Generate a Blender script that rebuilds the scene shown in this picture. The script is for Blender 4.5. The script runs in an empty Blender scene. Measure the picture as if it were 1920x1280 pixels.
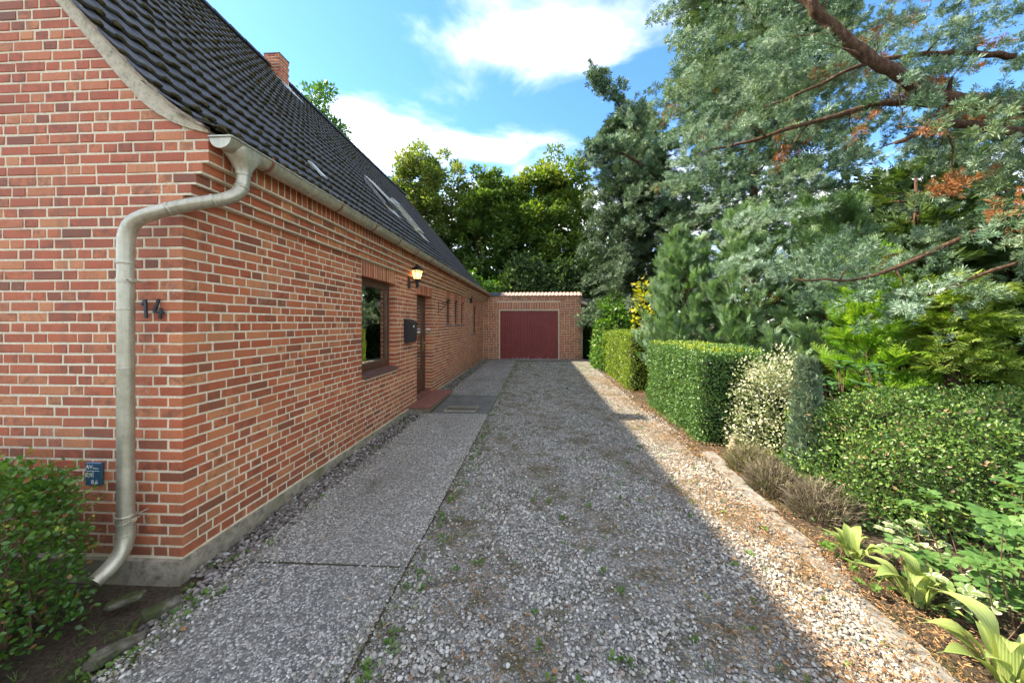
import bpy, math, random
import numpy as np
from mathutils import Vector, Matrix

random.seed(7)
RNG = np.random.default_rng(11)
SC = bpy.context.scene
COL = SC.collection

# ------------------------------------------------------------------ camera
CAM_Z = 1.93
cam_data = bpy.data.cameras.new('camera')
cam = bpy.data.objects.new('camera', cam_data)
COL.objects.link(cam)
cam_data.sensor_width = 36.0
cam_data.lens = 632.0 / 1920.0 * 36.0
cam_data.shift_x = -16.5 / 1920.0
cam_data.shift_y = -35.0 / 1920.0
cam_data.clip_start = 0.05
cam_data.clip_end = 2000.0
cam.location = (0, 0, CAM_Z)
cam.rotation_euler = (math.radians(90), 0, math.radians(3.0))
SC.camera = cam

# ------------------------------------------------------------------ sky, sun, exposure
SUN_TO = Vector((9.7, -2.15, -9.75)).normalized()      # the way the light travels
SUN_EL = math.asin(-SUN_TO.z)
world = bpy.data.worlds.new('World')
SC.world = world
world.use_nodes = True
wt = world.node_tree
wt.nodes.clear()


def wn(t, **kw):
    n = wt.nodes.new(t)
    for k, v in kw.items():
        setattr(n, k, v)
    return n


def wmath(op, a, b=None, clamp=False):
    n = wn('ShaderNodeMath', operation=op, use_clamp=clamp)
    for i, v in enumerate((a, b)):
        if v is None:
            continue
        if isinstance(v, (int, float)):
            n.inputs[i].default_value = v
        else:
            wt.links.new(v, n.inputs[i])
    return n.outputs[0]


sky = wn('ShaderNodeTexSky', sky_type='NISHITA')
sky.sun_disc = False
sky.sun_elevation = SUN_EL
sky.sun_rotation = math.atan2(-SUN_TO.x, -SUN_TO.y)
sky.altitude = 0
sky.air_density = 1.0
sky.dust_density = 0.15
sky.ozone_density = 4.0
tc = wn('ShaderNodeTexCoord')
sep = wn('ShaderNodeSeparateXYZ')
wt.links.new(tc.outputs['Generated'], sep.inputs[0])
zc = wmath('MAXIMUM', sep.outputs['Z'], 0.06)
cpx = wmath('DIVIDE', sep.outputs['X'], zc)
cpy = wmath('DIVIDE', sep.outputs['Y'], zc)
cmb = wn('ShaderNodeCombineXYZ')
wt.links.new(cpx, cmb.inputs[0])
wt.links.new(cpy, cmb.inputs[1])


def lobe(x, y, sx, sy, w):
    dx = wmath('DIVIDE', wmath('SUBTRACT', cpx, x), sx)
    dy = wmath('DIVIDE', wmath('SUBTRACT', cpy, y), sy)
    r2 = wmath('ADD', wmath('MULTIPLY', dx, dx), wmath('MULTIPLY', dy, dy))
    e = wmath('POWER', 2.71828, wmath('MULTIPLY', r2, -1.0))
    return wmath('MULTIPLY', e, w)


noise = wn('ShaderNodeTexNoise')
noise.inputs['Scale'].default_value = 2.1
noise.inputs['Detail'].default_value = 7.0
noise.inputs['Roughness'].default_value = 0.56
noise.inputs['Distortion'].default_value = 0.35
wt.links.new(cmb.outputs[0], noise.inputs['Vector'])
cover = wmath('ADD', noise.outputs['Fac'], 0.17)  # base cover added for clouds out of view, to brighten the ambient light
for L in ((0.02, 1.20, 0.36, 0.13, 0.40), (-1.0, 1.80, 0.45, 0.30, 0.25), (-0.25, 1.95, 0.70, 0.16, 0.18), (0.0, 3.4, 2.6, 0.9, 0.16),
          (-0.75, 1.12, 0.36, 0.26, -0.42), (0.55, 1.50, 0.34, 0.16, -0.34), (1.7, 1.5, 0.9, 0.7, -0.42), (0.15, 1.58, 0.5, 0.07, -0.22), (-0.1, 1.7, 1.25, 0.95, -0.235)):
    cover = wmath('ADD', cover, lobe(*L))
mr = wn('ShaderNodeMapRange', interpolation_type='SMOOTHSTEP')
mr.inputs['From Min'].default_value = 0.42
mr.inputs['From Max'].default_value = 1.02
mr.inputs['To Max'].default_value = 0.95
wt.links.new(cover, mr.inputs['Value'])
hs = wn('ShaderNodeHueSaturation')
hs.inputs['Saturation'].default_value = 1.12
hs.inputs['Value'].default_value = 0.66
wt.links.new(sky.outputs[0], hs.inputs['Color'])
mixc = wn('ShaderNodeMixRGB')
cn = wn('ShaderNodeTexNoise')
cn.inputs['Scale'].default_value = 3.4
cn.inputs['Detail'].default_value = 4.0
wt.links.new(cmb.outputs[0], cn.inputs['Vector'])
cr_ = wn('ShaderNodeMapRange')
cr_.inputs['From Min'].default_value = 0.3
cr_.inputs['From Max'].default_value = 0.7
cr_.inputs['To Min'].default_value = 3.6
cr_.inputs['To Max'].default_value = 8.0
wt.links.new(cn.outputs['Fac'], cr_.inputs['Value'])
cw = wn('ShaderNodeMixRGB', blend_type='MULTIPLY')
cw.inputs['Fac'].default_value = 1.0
cw.inputs['Color2'].default_value = (1.0, 0.95, 0.84, 1)  # warm cloud tint added to warm the ambient light
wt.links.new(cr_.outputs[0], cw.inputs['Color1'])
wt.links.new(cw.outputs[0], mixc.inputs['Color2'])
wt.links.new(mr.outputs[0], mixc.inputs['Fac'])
tint = wn('ShaderNodeMixRGB', blend_type='MULTIPLY')
tint.inputs['Fac'].default_value = 1.0
tint.inputs['Color2'].default_value = (0.86, 0.965, 1.03, 1)
wt.links.new(hs.outputs[0], tint.inputs['Color1'])
wt.links.new(tint.outputs[0], mixc.inputs['Color1'])
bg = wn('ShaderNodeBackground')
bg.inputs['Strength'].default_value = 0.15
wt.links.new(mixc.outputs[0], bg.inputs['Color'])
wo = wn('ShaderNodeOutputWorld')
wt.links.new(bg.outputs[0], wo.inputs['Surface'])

sd = bpy.data.lights.new('sun', 'SUN')
sd.energy = 4.0
sd.angle = math.radians(0.6)
sd.color = (1.0, 0.89, 0.70)
sun = bpy.data.objects.new('sun', sd)
COL.objects.link(sun)
sun.location = (-20, 6, 25)
sun.rotation_euler = SUN_TO.to_track_quat('-Z', 'Y').to_euler()

SC.view_settings.view_transform = 'Standard'
SC.view_settings.look = 'None'
SC.view_settings.gamma = 1.0
SC.view_settings.exposure = 2.1
SC.render.engine = 'CYCLES'
SC.cycles.use_adaptive_sampling = True
SC.cycles.adaptive_threshold = 0.03
SC.cycles.max_bounces = 4
SC.cycles.diffuse_bounces = 3
SC.cycles.glossy_bounces = 2
SC.cycles.transmission_bounces = 2
SC.cycles.transparent_max_bounces = 6


# ------------------------------------------------------------------ materials
class Nodes:
    """a short way to write shader trees"""
    def __init__(self, name):
        self.mat = bpy.data.materials.new(name)
        self.mat.use_nodes = True
        self.t = self.mat.node_tree
        self.t.nodes.clear()
        self.out = self.t.nodes.new('ShaderNodeOutputMaterial')

    def n(self, t, ins=None, **kw):
        nd = self.t.nodes.new('ShaderNode' + t)
        for k, v in kw.items():
            setattr(nd, k, v)
        for k, v in (ins or {}).items():
            self.set(nd.inputs[k], v)
        return nd

    def set(self, sock, v):
        if isinstance(v, bpy.types.NodeSocket):
            self.t.links.new(v, sock)
        elif isinstance(v, tuple) and len(v) == 3 and sock.type == 'RGBA':
            sock.default_value = (*v, 1)
        else:
            sock.default_value = v

    def noise(self, scale, detail=4, rough=0.55, vec=None, dist=0.0):
        nd = self.n('TexNoise', {'Scale': scale, 'Detail': detail, 'Roughness': rough, 'Distortion': dist})
        self.set(nd.inputs['Vector'], vec if vec is not None else self.pos())
        return nd.outputs['Fac']

    def pos(self):
        if not hasattr(self, '_pos'):
            self._pos = self.n('NewGeometry').outputs['Position']
        return self._pos

    def math(self, op, a, b=0.0, clamp=False):
        nd = self.n('Math', operation=op, use_clamp=clamp)
        self.set(nd.inputs[0], a)
        self.set(nd.inputs[1], b)
        return nd.outputs[0]

    def ramp(self, fac, stops, interp='LINEAR'):
        nd = self.n('ValToRGB', {'Fac': fac})
        cr = nd.color_ramp
        cr.interpolation = interp
        while len(cr.elements) < len(stops):
            cr.elements.new(0.5)
        for e, (p, c) in zip(cr.elements, stops):
            e.position = p
            e.color = (*c, 1) if len(c) == 3 else c
        return nd.outputs['Color']

    def rng(self, v, a, b, c=0.0, d=1.0):
        nd = self.n('MapRange', {'Value': v, 'From Min': a, 'From Max': b, 'To Min': c, 'To Max': d})
        return nd.outputs[0]

    def mix(self, f, a, b, mode='MIX'):
        nd = self.n('MixRGB', {'Fac': f, 'Color1': a, 'Color2': b}, blend_type=mode)
        return nd.outputs[0]

    def attr(self, name, out='Fac'):
        return self.n('Attribute', attribute_name=name).outputs[out]

    def bump(self, h, strength=0.3, dist=0.01):
        return self.n('Bump', {'Height': h, 'Strength': strength, 'Distance': dist}).outputs[0]

    def principled(self, color, rough=0.7, normal=None, metallic=0.0, spec=0.5, **kw):
        p = self.n('BsdfPrincipled', {'Base Color': color, 'Roughness': rough, 'Metallic': metallic, 'Specular IOR Level': spec})
        if normal is not None:
            self.set(p.inputs['Normal'], normal)
        for k, v in kw.items():
            self.set(p.inputs[k], v)
        return p.outputs[0]

    def done(self, shader):
        self.t.links.new(shader, self.out.inputs['Surface'])
        return self.mat


def rand_of(N):
    """one random number for each piece: its own object and its own island of the mesh"""
    g = N.n('NewGeometry').outputs['Random Per Island']
    o = N.n('ObjectInfo').outputs['Random']
    return N.math('FRACT', N.math('ADD', g, o))


def mat_brick(name, warm=0.0):
    N = Nodes(name)
    r = rand_of(N)
    r2 = N.math('FRACT', N.math('MULTIPLY', r, 17.31))
    base = N.ramp(r, [(0.0, (0.215, 0.078, 0.042)), (0.04, (0.300, 0.094, 0.046)), (0.10, (0.400, 0.102, 0.046)), (0.5, (0.455, 0.120, 0.052)),
                      (0.8, (0.510, 0.165, 0.070)), (1.0, (0.560, 0.225, 0.095))])
    big = N.noise(9.0, 3, 0.6)
    fine = N.noise(70.0, 5, 0.65)
    mott = N.noise(24.0, 4, 0.65, None, 0.4)
    burn = N.math('MULTIPLY', N.rng(N.math('ADD', N.math('MULTIPLY', big, 0.55), N.math('MULTIPLY', mott, 0.45)), 0.46, 0.60), N.rng(r2, 0.25, 0.85))
    c = N.mix(N.math('MULTIPLY', burn, 0.66), base, (0.135, 0.062, 0.040))
    c = N.mix(0.55, c, N.ramp(fine, [(0.25, (0.45, 0.42, 0.40)), (0.55, (1, 1, 1)), (0.8, (1.2, 1.15, 1.1))]), 'MULTIPLY')
    dirt = N.rng(N.noise(1.3, 5, 0.6), 0.52, 0.75)
    c = N.mix(N.math('MULTIPLY', dirt, 0.25), c, (0.17, 0.105, 0.07))
    mp = N.n('Mapping', {'Scale': (5.0, 5.0, 0.45)})
    N.set(mp.inputs['Vector'], N.pos())
    streak = N.rng(N.noise(1.5, 5, 0.65, mp.outputs[0]), 0.54, 0.70)
    c = N.mix(N.math('MULTIPLY', streak, 0.40), c, (0.15, 0.085, 0.055))
    lime = N.math('MULTIPLY', N.rng(N.noise(2.4, 5, 0.7), 0.60, 0.72), N.rng(fine, 0.45, 0.6))
    c = N.mix(N.math('MULTIPLY', lime, 0.45), c, (0.50, 0.40, 0.32))
    zz = N.n('SeparateXYZ', {'Vector': N.pos()}).outputs['Z']
    damp = N.math('MULTIPLY', N.rng(zz, 0.12, 0.60, 1.0, 0.0), N.rng(N.noise(4.0, 5, 0.65), 0.35, 0.6))
    c = N.mix(N.math('MULTIPLY', damp, 0.55), c, (0.095, 0.062, 0.045))
    h = N.math('ADD', N.noise(120.0, 4, 0.6), N.math('MULTIPLY', N.noise(30.0, 3), 0.8))
    return N.done(N.principled(c, N.rng(fine, 0.3, 0.7, 0.55, 0.85), N.bump(h, 0.35, 0.004), spec=0.35))


def mat_simple(name, col, rough=0.6, metallic=0.0, var=0.15, scale=12.0, bump=0.0, bscale=60.0, spec=0.5, bdist=0.004):
    N = Nodes(name)
    n = N.noise(scale, 5, 0.6)
    c = N.mix(1.0, col, N.ramp(n, [(0.3, (1 - var, 1 - var, 1 - var)), (0.7, (1 + var, 1 + var, 1 + var))]), 'MULTIPLY')
    nm = N.bump(N.noise(bscale, 4), bump, bdist) if bump else None
    return N.done(N.principled(c, N.rng(n, 0.3, 0.7, max(0.02, rough - 0.08), min(1, rough + 0.08)), nm, metallic, spec))


def mat_leaf(name, stops, trans=0.25, rough=0.5, spec=0.35, brown=None, tcol=None, patch=0.0, pcol=(0.2, 0.2, 0.02)):
    """foliage: the attribute rnd holds one number for each leaf, dead is 1 on withered leaves"""
    N = Nodes(name)
    r = N.math('ADD', N.attr('rnd'), N.math('MULTIPLY', N.math('SUBTRACT', N.n('ObjectInfo').outputs['Random'], 0.5), 0.3))
    c = N.ramp(r, stops)
    if patch:
        c = N.mix(N.math('MULTIPLY', N.rng(N.noise(0.8, 3), 0.5, 0.65), patch), c, pcol)
    if brown:
        c = N.mix(N.attr('dead'), c, brown)
    p = N.principled(c, rough, spec=spec)
    tr = N.n('BsdfTranslucent', {'Color': N.mix(1.0, c, tcol or (1.5, 1.45, 0.6), 'MULTIPLY')}).outputs[0]
    m = N.n('MixShader', {0: trans, 1: p, 2: tr})
    return N.done(m.outputs[0])


M = {}
M['brick'] = mat_brick('red clay brick')
N = Nodes('cream mortar')
n1 = N.noise(45, 5, 0.65)
c = N.ramp(n1, [(0.25, (0.42, 0.36, 0.25)), (0.45, (0.66, 0.57, 0.41)), (0.75, (0.80, 0.71, 0.53))])
c = N.mix(N.math('MULTIPLY', N.rng(N.noise(1.6, 6, 0.7), 0.48, 0.70), 0.35), c, (0.34, 0.285, 0.20))
M['mortar'] = N.done(N.principled(c, 0.95, N.bump(N.noise(140, 4), 0.5, 0.005), spec=0.2))
N = Nodes('mossy concrete')
n1 = N.noise(14, 6, 0.65)
c = N.ramp(n1, [(0.28, (0.12, 0.10, 0.075)), (0.5, (0.27, 0.23, 0.17)), (0.75, (0.42, 0.37, 0.28))])
c = N.mix(N.rng(N.noise(3.5, 5), 0.52, 0.68, 0, 0.6), c, (0.11, 0.12, 0.035))
M['plinth'] = N.done(N.principled(c, 0.95, N.bump(N.noise(55, 6), 0.6, 0.01), spec=0.2))
N = Nodes('pale weathered concrete')
n1 = N.noise(22, 6, 0.7)
c = N.ramp(n1, [(0.25, (0.22, 0.19, 0.13)), (0.48, (0.50, 0.44, 0.32)), (0.75, (0.66, 0.59, 0.45))])
M['verge'] = N.done(N.principled(c, 0.95, N.bump(N.noise(60, 6), 0.7, 0.012), spec=0.2))
N = Nodes('black concrete roof tile')
r = rand_of(N)
n1 = N.noise(8, 5, 0.6)
c = N.ramp(n1, [(0.3, (0.026, 0.030, 0.040)), (0.55, (0.041, 0.046, 0.059)), (0.8, (0.066, 0.071, 0.084))])
c = N.mix(0.5, c, N.ramp(r, [(0, (0.5, 0.5, 0.52)), (1, (1.5, 1.46, 1.42))]), 'MULTIPLY')
lich = N.math('MULTIPLY', N.rng(N.noise(34, 3), 0.60, 0.68), N.rng(N.noise(2.2, 3), 0.45, 0.65))
c = N.mix(N.math('MULTIPLY', lich, 0.6), c, (0.15, 0.15, 0.125))
mo = N.math('MULTIPLY', N.attr('moss'), N.rng(N.noise(30, 4), 0.35, 0.55))
c = N.mix(mo, c, (0.060, 0.052, 0.024))
M['tile'] = N.done(N.principled(c, N.rng(n1, 0.3, 0.7, 0.62, 0.8), N.bump(N.noise(90, 4), 0.3, 0.005), spec=0.35))
N = Nodes('dry brown moss')
c = N.ramp(N.noise(40, 4), [(0.3, (0.030, 0.025, 0.012)), (0.6, (0.075, 0.062, 0.026)), (0.8, (0.11, 0.095, 0.04))])
M['moss'] = N.done(N.principled(c, 1.0, N.bump(N.noise(150, 3), 0.8, 0.01), spec=0.1))
N = Nodes('weathered zinc')
n1 = N.noise(6, 5, 0.6)
n2 = N.noise(40, 4, 0.6)
c = N.ramp(N.math('ADD', N.math('MULTIPLY', n1, 0.7), N.math('MULTIPLY', n2, 0.3)), [(0.3, (0.31, 0.29, 0.22)), (0.55, (0.49, 0.455, 0.35)), (0.75, (0.64, 0.60, 0.48))])
mp = N.n('Mapping', {'Scale': (30.0, 30.0, 0.8)})
N.set(mp.inputs['Vector'], N.pos())
c = N.mix(N.rng(N.noise(1.0, 5, 0.6, mp.outputs[0]), 0.45, 0.68, 0.0, 0.55), c, (0.27, 0.235, 0.155))
M['zinc'] = N.done(N.principled(c, N.rng(n1, 0.3, 0.7, 0.30, 0.5), N.bump(n2, 0.08, 0.004), 0.55))
M['rust'] = mat_simple('rusty painted strap', (0.22, 0.085, 0.045), 0.75, var=0.3, scale=40)
M['black_iron'] = mat_simple('black painted iron', (0.018, 0.018, 0.02), 0.5, var=0.2, bump=0.2)
M['black_box'] = mat_simple('black powder coat', (0.022, 0.023, 0.026), 0.42, var=0.15, bump=0.15, bscale=300)
N = Nodes('brown stained wood')
wv = N.n('TexNoise', {'Scale': 6.0, 'Detail': 6.0})
mp = N.n('Mapping', {'Scale': (12.0, 12.0, 0.9)})
N.set(mp.inputs['Vector'], N.pos())
N.set(wv.inputs['Vector'], mp.outputs[0])
c = N.ramp(wv.outputs['Fac'], [(0.3, (0.050, 0.020, 0.011)), (0.6, (0.105, 0.044, 0.022)), (0.8, (0.15, 0.07, 0.035))])
M['wood'] = N.done(N.principled(c, 0.42, N.bump(wv.outputs['Fac'], 0.15, 0.003)))
N = Nodes('window glass')
fr = N.n('Fresnel', {'IOR': 1.52}).outputs[0]
fac = N.math('ADD', N.math('MULTIPLY', fr, 1.7), 0.26, clamp=True)
gl = N.n('BsdfGlossy', {'Color': (0.92, 0.96, 0.94), 'Roughness': 0.01}).outputs[0]
tr = N.n('BsdfTransparent', {'Color': (0.90, 0.93, 0.90)}).outputs[0]
M['glass'] = N.done(N.n('MixShader', {0: fac, 1: tr, 2: gl}).outputs[0])
M['dark_room'] = mat_simple('dim room wall', (0.10, 0.085, 0.07), 0.9)
M['blind'] = mat_simple('beige slat blind', (0.80, 0.72, 0.58), 0.7)
M['sill'] = mat_simple('brown glazed sill brick', (0.135, 0.062, 0.050), 0.45, var=0.3, scale=18, bump=0.2)
M['slate'] = mat_simple('grey slate', (0.16, 0.16, 0.165), 0.6, var=0.2, bump=0.2)
N = Nodes('red brown step tile')
n1 = N.noise(7, 6, 0.65)
c = N.ramp(n1, [(0.3, (0.14, 0.055, 0.040)), (0.6, (0.235, 0.088, 0.060)), (0.8, (0.30, 0.13, 0.09))])
M['step'] = N.done(N.principled(c, 0.7, N.bump(N.noise(60, 4), 0.3, 0.004)))
M['brass'] = mat_simple('brass', (0.72, 0.50, 0.16), 0.28, 1.0, var=0.1)
M['steel'] = mat_simple('brushed steel', (0.62, 0.62, 0.60), 0.3, 1.0, var=0.1)
M['white'] = mat_simple('white plastic', (0.72, 0.71, 0.67), 0.4, var=0.06)
M['cream_paint'] = mat_simple('cream frame paint', (0.62, 0.55, 0.38), 0.6, var=0.2, scale=20)
N = Nodes('red painted steel door')
n1 = N.noise(3.0, 6, 0.6)
c = N.ramp(n1, [(0.3, (0.205, 0.040, 0.036)), (0.6, (0.27, 0.054, 0.047)), (0.8, (0.33, 0.078, 0.064))])
zz = N.n('SeparateXYZ', {'Vector': N.pos()}).outputs['Z']
mp = N.n('Mapping', {'Scale': (14.0, 14.0, 2.2)})
N.set(mp.inputs['Vector'], N.pos())
wear = N.math('GREATER_THAN', N.math('SUBTRACT', N.noise(1.6, 5, 0.65, mp.outputs[0]), N.rng(zz, 0.13, 0.42, 0.0, 0.35)), 0.52)
c = N.mix(wear, c, (0.45, 0.42, 0.38))
M['garage_red'] = N.done(N.principled(c, 0.5, N.bump(n1, 0.1, 0.01), spec=0.4))
N = Nodes('pink clay tile')
n1 = N.noise(10, 5, 0.6)
c = N.ramp(n1, [(0.3, (0.30, 0.17, 0.13)), (0.6, (0.46, 0.30, 0.24)), (0.8, (0.55, 0.42, 0.36))])
M['pink_tile'] = N.done(N.principled(c, 0.8, N.bump(N.noise(60, 4), 0.3, 0.006)))
M['bark'] = None
N = Nodes('brown peeling bark')
mp = N.n('Mapping', {'Scale': (9.0, 9.0, 2.0)})
N.set(mp.inputs['Vector'], N.pos())
n1 = N.noise(3.0, 7, 0.7, mp.outputs[0])
n2 = N.noise(14.0, 4)
c = N.ramp(n1, [(0.3, (0.030, 0.019, 0.013)), (0.5, (0.090, 0.052, 0.032)), (0.72, (0.19, 0.115, 0.07))])
M['bark'] = N.done(N.principled(c, 0.95, N.bump(N.math('ADD', n1, n2), 0.9, 0.03), spec=0.2))
M['twig'] = mat_simple('thin brown twig', (0.13, 0.075, 0.04), 0.9, var=0.3)
M['deadwood'] = mat_simple('grey dead wood', (0.26, 0.20, 0.14), 0.95, var=0.4, scale=25, bump=0.6, bscale=30, bdist=0.02)
M['inner'] = mat_simple('dark core with crown shade in its colour', (0.024, 0.030, 0.013), 1.0, var=0.4, scale=8, spec=0.1)  # for solid cores; the shade inside a crown is put into this colour


# ------------------------------------------------------------------ mesh helpers
def new_mesh(name, V, quads=None, tris=None, smooth=False, attrs=None):
    """a mesh from numpy arrays"""
    me = bpy.data.meshes.new(name)
    V = np.asarray(V, dtype=np.float32).reshape(-1, 3)
    q = np.asarray(quads if quads is not None else [], dtype=np.int32).reshape(-1, 4)
    t = np.asarray(tris if tris is not None else [], dtype=np.int32).reshape(-1, 3)
    me.vertices.add(len(V))
    me.vertices.foreach_set('co', V.ravel())
    loops = np.concatenate([q.ravel(), t.ravel()])
    me.loops.add(len(loops))
    me.loops.foreach_set('vertex_index', loops)
    starts = np.concatenate([np.arange(len(q)) * 4, len(q) * 4 + np.arange(len(t)) * 3]).astype(np.int32)
    me.polygons.add(len(starts))
    me.polygons.foreach_set('loop_start', starts)
    try:
        tot = np.concatenate([np.full(len(q), 4), np.full(len(t), 3)]).astype(np.int32)
        me.polygons.foreach_set('loop_total', tot)
    except Exception:
        pass
    me.polygons.foreach_set('use_smooth', np.full(len(starts), bool(smooth)))
    me.update(calc_edges=True)
    for k, a in (attrs or {}).items():
        at = me.attributes.new(k, 'FLOAT', 'POINT')
        at.data.foreach_set('value', np.asarray(a, dtype=np.float32))
    return me


def link(name, me, mat=None, parent=None, loc=None, kind=None, label=None):
    o = bpy.data.objects.new(name, me)
    COL.objects.link(o)
    if mat is not None and me is not None and not me.materials:
        me.materials.append(M[mat] if isinstance(mat, str) else mat)
    if loc is not None:
        o.location = loc
    if parent is not None:
        o.parent = parent
        o.matrix_parent_inverse = Matrix.Translation(-WORLD_LOC[parent.name])
    WORLD_LOC[o.name] = Vector(o.location) if parent is None else Vector(o.location)
    if kind:
        o['kind'] = kind
    if label:
        o['label'] = label
    return o


WORLD_LOC = {}


def thing(name, loc, label, category, group=None):
    o = link(name, None, loc=loc)
    o.empty_display_size = 0.2
    tag(o, label, category, group)
    return o


def tag(o, label, category, group=None):
    o['label'] = label
    o['category'] = category
    if group:
        o['group'] = group
    return o


class MB:
    """collects boxes, tubes and plates for one mesh"""
    def __init__(self):
        self.v, self.q, self.t, self.nv = [], [], [], 0

    def add(self, V, q=None, t=None):
        V = np.asarray(V, dtype=np.float64).reshape(-1, 3)
        if q is not None and len(q):
            self.q.append(np.asarray(q, dtype=np.int64).reshape(-1, 4) + self.nv)
        if t is not None and len(t):
            self.t.append(np.asarray(t, dtype=np.int64).reshape(-1, 3) + self.nv)
        self.v.append(V)
        self.nv += len(V)
        return self

    def box(self, a, b):
        x0, y0, z0 = a
        x1, y1, z1 = b
        V = [(x0, y0, z0), (x1, y0, z0), (x1, y1, z0), (x0, y1, z0), (x0, y0, z1), (x1, y0, z1), (x1, y1, z1), (x0, y1, z1)]
        return self.add(V, [(0, 3, 2, 1), (4, 5, 6, 7), (0, 1, 5, 4), (1, 2, 6, 5), (2, 3, 7, 6), (3, 0, 4, 7)])

    def rbox(self, a, b, c=0.006):
        """a box with chamfered edges"""
        a, b = np.array(a, float), np.array(b, float)
        lo, hi = np.minimum(a, b), np.maximum(a, b)
        c = min(c, 0.45 * (hi - lo).min())
        V, idx = [], {}
        for sx in (0, 1):
            for sy in (0, 1):
                for sz in (0, 1):
                    p = [hi[0] if sx else lo[0], hi[1] if sy else lo[1], hi[2] if sz else lo[2]]
                    s = [-1 if k else 1 for k in (sx, sy, sz)]
                    for ax in range(3):
                        v = list(p)
                        for o in range(3):
                            if o != ax:
                                v[o] += s[o] * c
                        idx[(sx, sy, sz, ax)] = len(V)
                        V.append(v)
        q, t = [], []
        for ax in range(3):
            o1, o2 = [k for k in range(3) if k != ax]
            for s in (0, 1):
                ring = []
                for (i, j) in ((0, 0), (1, 0), (1, 1), (0, 1)):
                    key = [0, 0, 0]
                    key[ax], key[o1], key[o2] = s, i, j
                    ring.append(idx[(*key, ax)])
                q.append(ring)
        for ax in range(3):
            o1, o2 = [k for k in range(3) if k != ax]
            for i in (0, 1):
                for j in (0, 1):
                    k0, k1 = [0, 0, 0], [0, 0, 0]
                    k0[o1] = k1[o1] = i
                    k0[o2] = k1[o2] = j
                    k0[ax], k1[ax] = 0, 1
                    q.append((idx[(*k0, o1)], idx[(*k1, o1)], idx[(*k1, o2)], idx[(*k0, o2)]))
        for sx in (0, 1):
            for sy in (0, 1):
                for sz in (0, 1):
                    t.append((idx[(sx, sy, sz, 0)], idx[(sx, sy, sz, 1)], idx[(sx, sy, sz, 2)]))
        return self.add(V, q, t)

    def tube(self, pts, radii, n=10, cap=True, closed_rough=0.0):
        pts = np.asarray(pts, float)
        radii = np.broadcast_to(np.asarray(radii, float), (len(pts),))
        tan = np.gradient(pts, axis=0)
        tan /= np.linalg.norm(tan, axis=1)[:, None] + 1e-9
        up = np.array([0, 0, 1.0]) if abs(tan[0][2]) < 0.9 else np.array([1.0, 0, 0])
        a = np.cross(tan[0], up)
        a /= np.linalg.norm(a)
        rings = []
        ang = np.linspace(0, 2 * np.pi, n, endpoint=False)
        for i in range(len(pts)):
            a = a - tan[i] * np.dot(a, tan[i])
            a /= np.linalg.norm(a) + 1e-9
            b = np.cross(tan[i], a)
            rr = radii[i] * (1 + closed_rough * RNG.uniform(-1, 1, n))
            rings.append(pts[i] + np.outer(np.cos(ang) * rr, a) + np.outer(np.sin(ang) * rr, b))
        V = np.concatenate(rings)
        q = []
        for i in range(len(pts) - 1):
            for k in range(n):
                k2 = (k + 1) % n
                q.append((i * n + k, i * n + k2, (i + 1) * n + k2, (i + 1) * n + k))
        t = []
        if cap:
            V = np.concatenate([V, pts[:1], pts[-1:]])
            c0, c1 = len(V) - 2, len(V) - 1
            e = (len(pts) - 1) * n
            for k in range(n):
                k2 = (k + 1) % n
                t.append((c0, k2, k))
                t.append((c1, e + k, e + k2))
        return self.add(V, q, t)

    def prism(self, poly, d):
        """a polygon of 3-D points pushed along d; the polygon may be concave if it is a strip"""
        P = np.asarray(poly, float)
        d = np.asarray(d, float)
        n = len(P)
        V = np.concatenate([P, P + d])
        q = [(i, (i + 1) % n, n + (i + 1) % n, n + i) for i in range(n)]
        t = [(0, i, i + 1) for i in range(1, n - 1)] + [(n, n + i + 1, n + i) for i in range(1, n - 1)]
        return self.add(V, q, t)

    def lathe(self, prof, c, n=16):
        """profile of (radius, height) turned round the vertical axis at c"""
        ang = np.linspace(0, 2 * np.pi, n, endpoint=False)
        V = [(c[0] + r * math.cos(a), c[1] + r * math.sin(a), c[2] + h) for r, h in prof for a in ang]
        q = [(i * n + k, i * n + (k + 1) % n, (i + 1) * n + (k + 1) % n, (i + 1) * n + k) for i in range(len(prof) - 1) for k in range(n)]
        return self.add(V, q)

    def mesh(self, name, smooth=False):
        V = np.concatenate(self.v)
        return new_mesh(name, V, np.concatenate(self.q) if self.q else None, np.concatenate(self.t) if self.t else None, smooth)

    def build(self, name, mat, parent=None, smooth=False, **kw):
        return link(name, self.mesh(name, smooth), mat, parent, **kw)


def auto_smooth(o, deg=40):
    me = o.data
    me.polygons.foreach_set('use_smooth', np.ones(len(me.polygons), dtype=bool))
    try:
        me.set_sharp_from_angle(angle=math.radians(deg))
    except Exception:
        pass
    return o


def text_mesh(s, size, extrude=0.001):
    cu = bpy.data.curves.new('lettering', 'FONT')
    cu.body = s
    cu.size = size
    cu.extrude = extrude
    ob = bpy.data.objects.new('lettering', cu)
    COL.objects.link(ob)
    dg = bpy.context.evaluated_depsgraph_get()
    me = bpy.data.meshes.new_from_object(ob.evaluated_get(dg))
    bpy.data.objects.remove(ob)
    bpy.data.curves.remove(cu)
    return me


def smoothstep(a, b, x):
    t = np.clip((np.asarray(x, float) - a) / (b - a), 0, 1)
    return t * t * (3 - 2 * t)


def ground_z(x, y):
    """the drive rises a little towards the garage"""
    x, y = np.asarray(x, float), np.asarray(y, float)
    z = 0.125 * smoothstep(3.0, 16.0, y)
    z = z + 0.02 * np.sin(x * 0.9 + 1.0) * np.sin(y * 0.5) * smoothstep(2.4, 4.0, x)
    z = z - 0.05 * smoothstep(-2.3, -2.75, x) * smoothstep(4.5, 2.6, y)
    return z

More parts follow.
